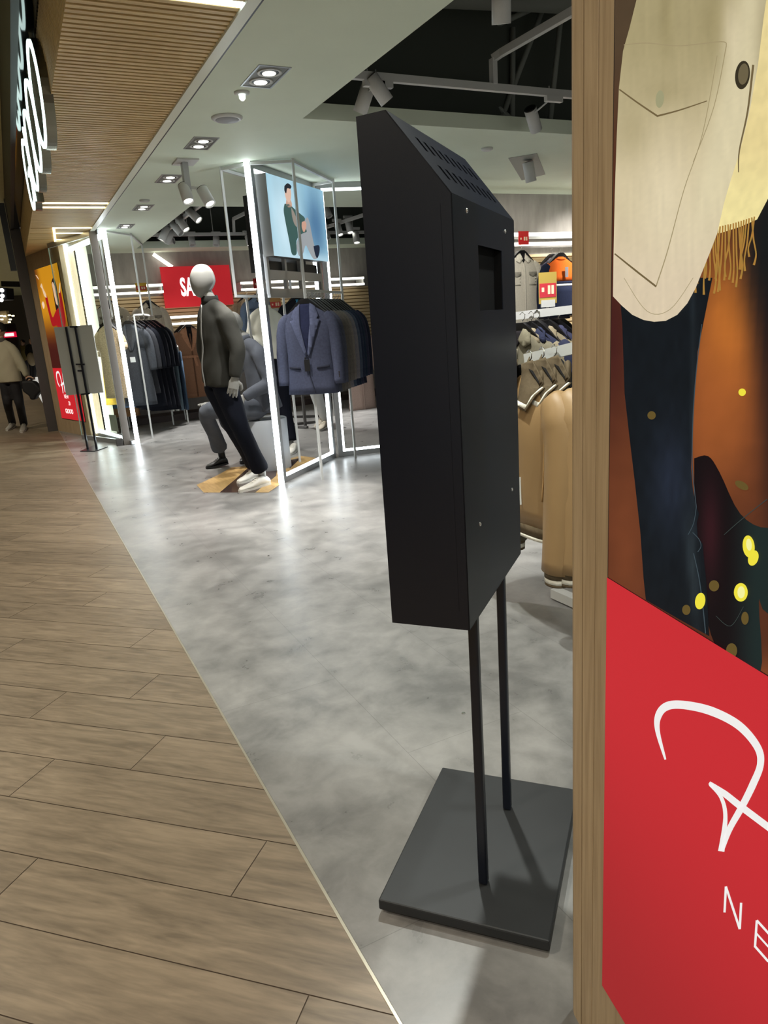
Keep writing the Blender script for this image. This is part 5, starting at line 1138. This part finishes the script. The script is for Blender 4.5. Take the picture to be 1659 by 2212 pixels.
J1 = jt(D1, hips=(474, 812, 6.08), chest=(470, 728, 6.08), neck=(453, 652, 6.08), head=(438, 607, 6.06), shl=(489, 684, 5.95), ell=(513, 755, 5.9), wrl=(508, 815, 5.88), shr=(446, 676, 6.22), elr=(441, 752, 6.3), wrr=(452, 800, 6.32),
        hpl=(487, 838, 6.03), knl=(520, 925, 6.02), hpr=(468, 838, 6.15), knr=(506, 925, 6.12))
J1['hel'] = ground(582, 1046); J1['tol'] = ground(518, 1064); J1['anl'] = at_d(566, 1022, J1['hel'].dot(FH)-.02)
J1['her'] = ground(562, 1030); J1['tor'] = ground(515, 1046); J1['anr'] = at_d(551, 1006, J1['her'].dot(FH))
J1['face'] = -RH*.9-FH*.5; J1['hdl'] = at_d(502, 850, 5.88)-J1['wrl']; J1['hnl'] = FH-RH*.3
figure('mannequin', 'standing glossy grey mannequin in a charcoal zip jacket, navy trousers and white sneakers', 'mannequin', J1,
       dict(skin=M_mann, upper=M_jkt, collar=mat('collar_charcoal', (42, 42, 40), .9, spec=.15), zip=mat('zip_line', (150, 150, 146), .4, .6), lower=M_navy, shoe=M_wshoe, sole=M_wsole, hem=.07, hem_r=1.05, arm_r=.066, crop=.06, cuff_r=.082, lean=V((-.05, 0, 1))-J1['face']*.12, hs=1.05, curl=.3, thigh=.1))
# seated mannequin on a round plinth
pc_ = at_z(585, 1010); pc_.z = 0
m_ = MB(); m_.lathe([(.205, 0), (.21, .004), (.21, .496), (.205, .5)], pc_, 48); tag(m_.build('round_plinth', mat('plinth_white', (176, 182, 188), .5)), 'pale grey cylindrical plinth under the seated grey-suited mannequin', 'plinth')
D2 = pc_.dot(FH)-.05
M_gs = mat('suit_grey', (82, 86, 94), .9, spec=.15, bump=.25, bscale=14, var=.1, vscale=10)
J2 = jt(D2, hips=(574, 872), chest=(558, 800), neck=(531, 735), head=(503, 702), shl=(558, 760, D2-.16), ell=(584, 826, D2-.22), wrl=(528, 858, D2-.25), shr=(523, 765, D2+.14), elr=(490, 835, D2+.15), wrr=(462, 873, D2+.0),
        hpl=(548, 884, D2-.1), knl=(446, 890, D2-.22), hpr=(556, 880, D2+.1), knr=(488, 905, D2+.12))
J2['hel'] = ground(493, 1002, .02); J2['tol'] = ground(446, 1013, 0); J2['anl'] = at_d(478, 978, J2['hel'].dot(FH)-.02)
J2['her'] = ground(545, 985, .02); J2['tor'] = ground(523, 1003, 0); J2['anr'] = at_d(540, 968, J2['her'].dot(FH))
J2['face'] = -RH*.95-FH*.2; J2['hdr'] = at_d(434, 872, D2-.12)-J2['wrr']; J2['hnr'] = V((0, 0, -1)); J2['hdl'] = at_d(505, 872, D2-.25)-J2['wrl']
figure('mannequin', 'seated mannequin in a grey suit and black shoes, one hand on its raised knee', 'mannequin', J2,
       dict(skin=M_mann, upper=M_gs, collar=M_gs, lower=M_gs, shoe=mat('shoe_black', (18, 18, 20), .35), sole=M_black, sock=M_black, hem=.06, hem_r=1.12, arm_r=.066, crop=.1, cuff_r=.085, thigh=.1, curl=.2))
J3 = jt(8.2, hips=(592, 765), chest=(580, 712), neck=(573, 668), head=(569, 638), shl=(602, 692), ell=(612, 732), wrl=(606, 765), shr=(549, 688), elr=(543, 730), wrr=(560, 760, 8.0), hpl=(604, 782), knl=(614, 870), hpr=(588, 782), knr=(602, 870))
for s_, hx in (('l', 640), ('r', 618)):
    J3['he'+s_] = ground(hx, 972); J3['to'+s_] = ground(hx-16, 984); J3['an'+s_] = at_d(hx-12, 958, J3['he'+s_].dot(FH))
J3['face'] = -RH*.3-FH
figure('mannequin', 'standing mannequin in a white sweater and navy trousers behind the bright gate column', 'mannequin', J3,
       dict(skin=M_mann, upper=mat('sweater_white', (212, 212, 200), .9, bump=.4, bscale=30), collar=mat('sweater_white', (212, 212, 200), .9), lower=M_navy, shoe=M_wshoe, sole=M_wsole, hem=.05, arm_r=.062, upper_name='sweater', crop=.03, cuff_r=.1, thigh=.1))
D4 = 9.45
J4 = jt(D4, hips=(668, 780), chest=(662, 730), neck=(658, 690), head=(656, 665), shl=(676, 705), ell=(682, 745), wrl=(680, 780), shr=(645, 705), elr=(640, 745), wrr=(644, 780), hpl=(676, 792), knl=(690, 862), hpr=(664, 792), knr=(682, 860))
for s_, hx, hy in (('l', 706, 922), ('r', 700, 915)):
    J4['he'+s_] = ground(hx, hy); J4['to'+s_] = ground(hx-17, hy+9); J4['an'+s_] = at_d(hx-3, hy-16, J4['he'+s_].dot(FH))
J4['face'] = -RH*.5-FH
figure('mannequin', 'headless pale mannequin behind the blazers, only its legs and beige shoes showing', 'mannequin', J4,
       dict(skin=M_mann, upper=mat('dress_pale', (196, 190, 184), .8), lower=mat('tights_pale', (196, 198, 198), .5), shoe=mat('shoe_beige', (206, 196, 180), .4), sole=M_wsole, hem=.1, head=False, upper_name='top', lower_name='leggings', thigh=.075, arm_r=.045))
# floor graphics under the mannequins
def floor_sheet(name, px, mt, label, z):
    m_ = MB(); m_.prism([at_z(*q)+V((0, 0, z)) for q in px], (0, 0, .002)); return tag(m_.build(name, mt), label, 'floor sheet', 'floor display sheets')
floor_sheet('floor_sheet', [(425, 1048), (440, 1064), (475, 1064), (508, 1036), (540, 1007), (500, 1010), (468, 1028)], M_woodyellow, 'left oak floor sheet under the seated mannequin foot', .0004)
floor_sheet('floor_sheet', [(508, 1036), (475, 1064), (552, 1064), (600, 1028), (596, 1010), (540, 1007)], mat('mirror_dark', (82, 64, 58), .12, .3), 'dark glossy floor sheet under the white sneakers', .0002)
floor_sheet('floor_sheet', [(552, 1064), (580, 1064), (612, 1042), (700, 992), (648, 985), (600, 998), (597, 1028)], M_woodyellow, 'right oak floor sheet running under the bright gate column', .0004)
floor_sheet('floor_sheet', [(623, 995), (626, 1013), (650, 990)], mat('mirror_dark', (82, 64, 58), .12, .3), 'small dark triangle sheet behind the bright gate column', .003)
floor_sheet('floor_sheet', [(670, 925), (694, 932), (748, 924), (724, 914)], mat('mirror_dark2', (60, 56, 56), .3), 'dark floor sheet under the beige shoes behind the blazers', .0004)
# dark low rack behind
lr = thing('low_frame', at_z(640, 915), 'dark low metal frame on the floor behind the gate', 'display frame')
for a_, b_ in [((632, 900), (695, 898)), ((632, 916), (690, 910)), ((660, 922), (656, 850)), ((664, 923), (632, 921))]:
    p = at_z(*a_, .02) if a_[1] > 870 else at_z(*a_); m_ = MB()
    if a_ == (660, 922): p = at_z(660, 922); q = V((p.x, p.y, .75)); m_.bar(p, q, .035, .035, (1, 0, 0)); m_.build('upright', M_grey, lr)
    else: q = at_z(*b_, .02); m_.bar(p, q, .04, .03); m_.build('foot_bar', M_grey, lr)

# ================================================================== easel sign at the entrance
ez = thing('sign_easel', at_z(197, 972), 'double-pole black stand holding a blank pale board seen from behind at the far entrance', 'sign stand')
bf = at_z(197, 972); ED = bf.dot(FH); p1_ = at_z(190, 972); p2_ = at_z(209, 971)
m_ = MB(); m_.prism([at_z(*q)+V((0, 0, .002)) for q in [(173, 976), (205, 976), (233, 966), (203, 963)]], (0, 0, .008)); m_.build('base_plate', M_blackmetal, ez)
for p, tp in ((p1_, (151, 706)), (p2_, (167, 705))):
    q = V((p.x, p.y, hgt(p, *tp))); m_ = MB(); m_.bar(p+V((0, 0, .01)), q, .022, .022, RH); m_.build('pole', M_blackmetal, ez)
bd = ED+.05
for a_, b_ in [((164, 787), (183, 787)), ((168, 801), (181, 801)), ((151, 706), (167, 706)), ((175, 852), (194, 850))]:
    m_ = MB(); m_.bar(at_d(*a_, ED), at_d(*b_, ED), .02, .02); m_.build('cross_bar', M_blackmetal, ez)
BL = V(p1_); cb = (at_d(129, 704, bd)+at_d(189, 704, bd)+at_d(154, 855, bd)+at_d(211, 848, bd))/4
wB = .5; hB = (at_d(160, 704, bd)-at_d(182, 851, bd)).length
m_ = MB(); m_.frame(cb, RH, FH, (0, 0, 1), .475, .02, hB); m_.build('sign_board', mat('board_back', (168, 172, 168), .6), ez)

# ================================================================== mall: passers-by and background
Jm = jt(12.0, hips=(22, 817), chest=(13, 775), neck=(3, 737), head=(-2, 715), shl=(28, 753), ell=(47, 787), wrl=(58, 813), shr=(-18, 756), elr=(-24, 792), wrr=(-18, 822), hpl=(32, 832), knl=(43, 875), hpr=(13, 832), knr=(17, 875))
for s_, (hx, hy), (tx_, ty_), an in (('l', (54, 924), (48, 935), (52, 918)), ('r', (31, 921), (16, 931), (27, 915))):
    J = Jm; J['he'+s_] = ground(hx, hy); J['to'+s_] = ground(tx_, ty_); J['an'+s_] = at_d(*an, J['he'+s_].dot(FH))
Jm['face'] = -RH*.8-FH*.5; Jm['hdl'] = at_d(65, 826, 11.95)-Jm['wrl']; Jm['hdr'] = V((0, 0, -1))
M_skin = mat('skin', (188, 148, 122), .55, var=.04)
figure('person', 'person in a cream jacket and black trousers walking with a black bag in the passage', 'person', Jm,
       dict(skin=M_skin, upper=mat('jacket_cream', (170, 164, 140), .8, bump=.3, bscale=20), collar=mat('shirt_grey', (90, 88, 84), .8), lower=mat('trouser_black', (24, 24, 28), .8), shoe=mat('sneaker_grey', (150, 146, 136), .6), sole=M_wsole, hem=.06, hem_r=1.05, features=True, hair=mat('hair_black', (18, 16, 16), .6), curl=.9, thigh=.09))
bg_ = thing('shoulder_bag', at_d(68, 845, 11.9), 'black bag with handles held by the person in the cream jacket', 'bag')
m_ = MB(); bpts = [at_d(*q, 11.9) for q in [(44, 824), (60, 822), (72, 824), (90, 843), (78, 856), (75, 864), (64, 864), (62, 856), (48, 846)]]
m_.prism(bpts, FH*.14); o_ = m_.build('bag_body', mat('bag_black', (20, 20, 22), .7), bg_); bevel(o_, .03, 3)
m_ = MB(); m_.tube(curve_pts3([at_d(55, 826, 11.95), at_d(60, 817, 11.95), at_d(66, 818, 11.95), at_d(74, 830, 11.95)], 4), .012, 8); m_.build('bag_handle', M_black, bg_)
def far_person(label, x_, head_y, feet_y, col, lower, hair):
    foot = ground(x_+6, feet_y); d = foot.dot(FH); k_ = (feet_y-head_y)/100; f = lambda a_, b_, dd=0: at_d(x_+a_*k_, head_y+b_*k_, d+dd)
    J = dict(hips=f(2, 48), chest=f(1, 28), neck=f(0, 15), head=f(0, 7), shl=f(9, 19), ell=f(12, 34), wrl=f(11, 47), shr=f(-9, 19), elr=f(-11, 34), wrr=f(-8, 46), hpl=f(7, 53), knl=f(9, 73), hpr=f(-2, 53), knr=f(1, 73))
    for s_, q in (('l', 9), ('r', 2)):
        b_ = f(q, 98); J['he'+s_] = V((b_.x, b_.y, 0)); J['to'+s_] = J['he'+s_]-FH*.25; J['an'+s_] = V((b_.x, b_.y, .09))
    J['face'] = -FH-RH*.3; J['hdl'] = V((0, 0, -1)); J['hdr'] = V((0, 0, -1))
    return figure('person', label, 'person', J, dict(skin=M_skin, upper=mat('far%d_%d_%d' % col, col, .8), lower=mat('far%d_%d_%d' % lower, lower, .8), shoe=M_black, sole=M_black, features=True, hair=M_black, vox=.02))
far_person('distant dark-haired person in a dull yellow top, left of the pair by the pillar', 49, 735, 818, (110, 98, 50), (26, 26, 34), None)
far_person('distant person in black with a pale bag, right of the pair by the dark pillar', 67, 731, 820, (26, 26, 28), (22, 22, 28), None)
p = at_d(68, 776, ground(73, 820).dot(FH)-.22); m_ = MB(); m_.ball(p, .17, .13, .27); tag(m_.build('tote_bag', mat('bag_pale', (150, 136, 110), .8)), 'pale rounded bag carried by the distant person in black', 'bag')
# far store sign, ceiling lamp box, hanging bar
t = thing('store_sign', at_d(21, 723, 24), 'small glowing red and white sign far down the passage', 'sign')
c_ = at_d(21, 723, 24.21); m_ = MB(); m_.frame(c_, RH, FH, (0, 0, 1), .42, .06, .17); m_.build('sign_case', mat('sign_red', (180, 20, 50), .5, emit=(220, 20, 60), estr=.9), t)
m_ = MB(); m_.frame(c_-FH*.035, RH, FH, (0, 0, 1), .30, .02, .10); m_.build('sign_face', M_whiteprint, t)
m_ = MB(); c_ = at_d(22, 735, 24.3); m_.frame(V((c_.x, c_.y, 1.05))+FH*.0, RH, FH, (0, 0, 1), .5, .1, 2.1); tag(m_.build('sign_cabinet', M_black), 'dark cabinet frame around the far red and white sign', 'cabinet')
t = thing('ceiling_lamp_box', at_d(5, 636, 13), 'black framed triple ceiling lamp at the left edge of the passage', 'ceiling light')
m_ = MB(); m_.prism([at_d(*q, 13) for q in [(-16, 620), (14, 622), (16, 647), (-12, 650)]], FH*.25); m_.build('case', M_blackmetal, t)
for q in [(4, 627), (5, 639), (3, 648)]: m_ = MB(); m_.lathe([(.034, 0), (.03, .006)], at_d(*q, 12.99), 16, 0, -FH); m_.build('lamp_disc', M_lamp, t)
m_ = MB(); m_.bar(at_d(4, 613, 13.2), at_d(42, 614, 13.2), .05, .09); tag(m_.build('linear_diffuser', M_black), 'dark slim linear vent under the passage ceiling left of the pillar', 'vent')
m_ = MB(); p = at_d(30, 585, 9.5); m_.box(p.x-.035, p.x+.035, p.y-.04, p.y+.04, p.z, 3.06); tag(m_.build('ceiling_drop', M_black), 'narrow black hanging panel above the passage left of the pillar', 'panel')
# far storefront menu lights
t = thing('storefront', at_d(14, 695, 26), 'pale storefront fascia with small lights far down the passage', 'storefront')
m_ = MB(); m_.frame(at_d(4, 708, 26), RH, FH, (0, 0, 1), .62, .2, 1.1); m_.build('fascia', mat('store_fascia', (130, 120, 104), .6), t)
for q in [(3, 682), (10, 683), (20, 681), (28, 682), (4, 690), (22, 690), (20, 696)]: m_ = MB(); m_.frame(at_d(*q, 25.8), RH, FH, (0, 0, 1), .09, .02, .045); m_.build('small_light', M_ledw, t)

# slanted bar with its own glow on the back wall, floor studs
p0 = at_y(331, 549, 12.55); p1 = at_y(372, 577, 12.55); m_ = MB(); m_.bar(p0, p1, .05, .05); tag(m_.build('glow_bar', M_ledc), 'slanted white glowing bar on the concrete wall above the SALE board', 'tube light')
for q, lb_ in [((580, 1201), 'tiny bright metal stud in the grey floor before the gate'), ((1001, 1541), 'tiny bright metal stud in the grey floor left of the kiosk poles')]:
    m_ = MB(); m_.lathe([(.007, 0), (.006, .003)], at_z(*q), 12); tag(m_.build('floor_stud', M_chrome), lb_, 'floor stud')
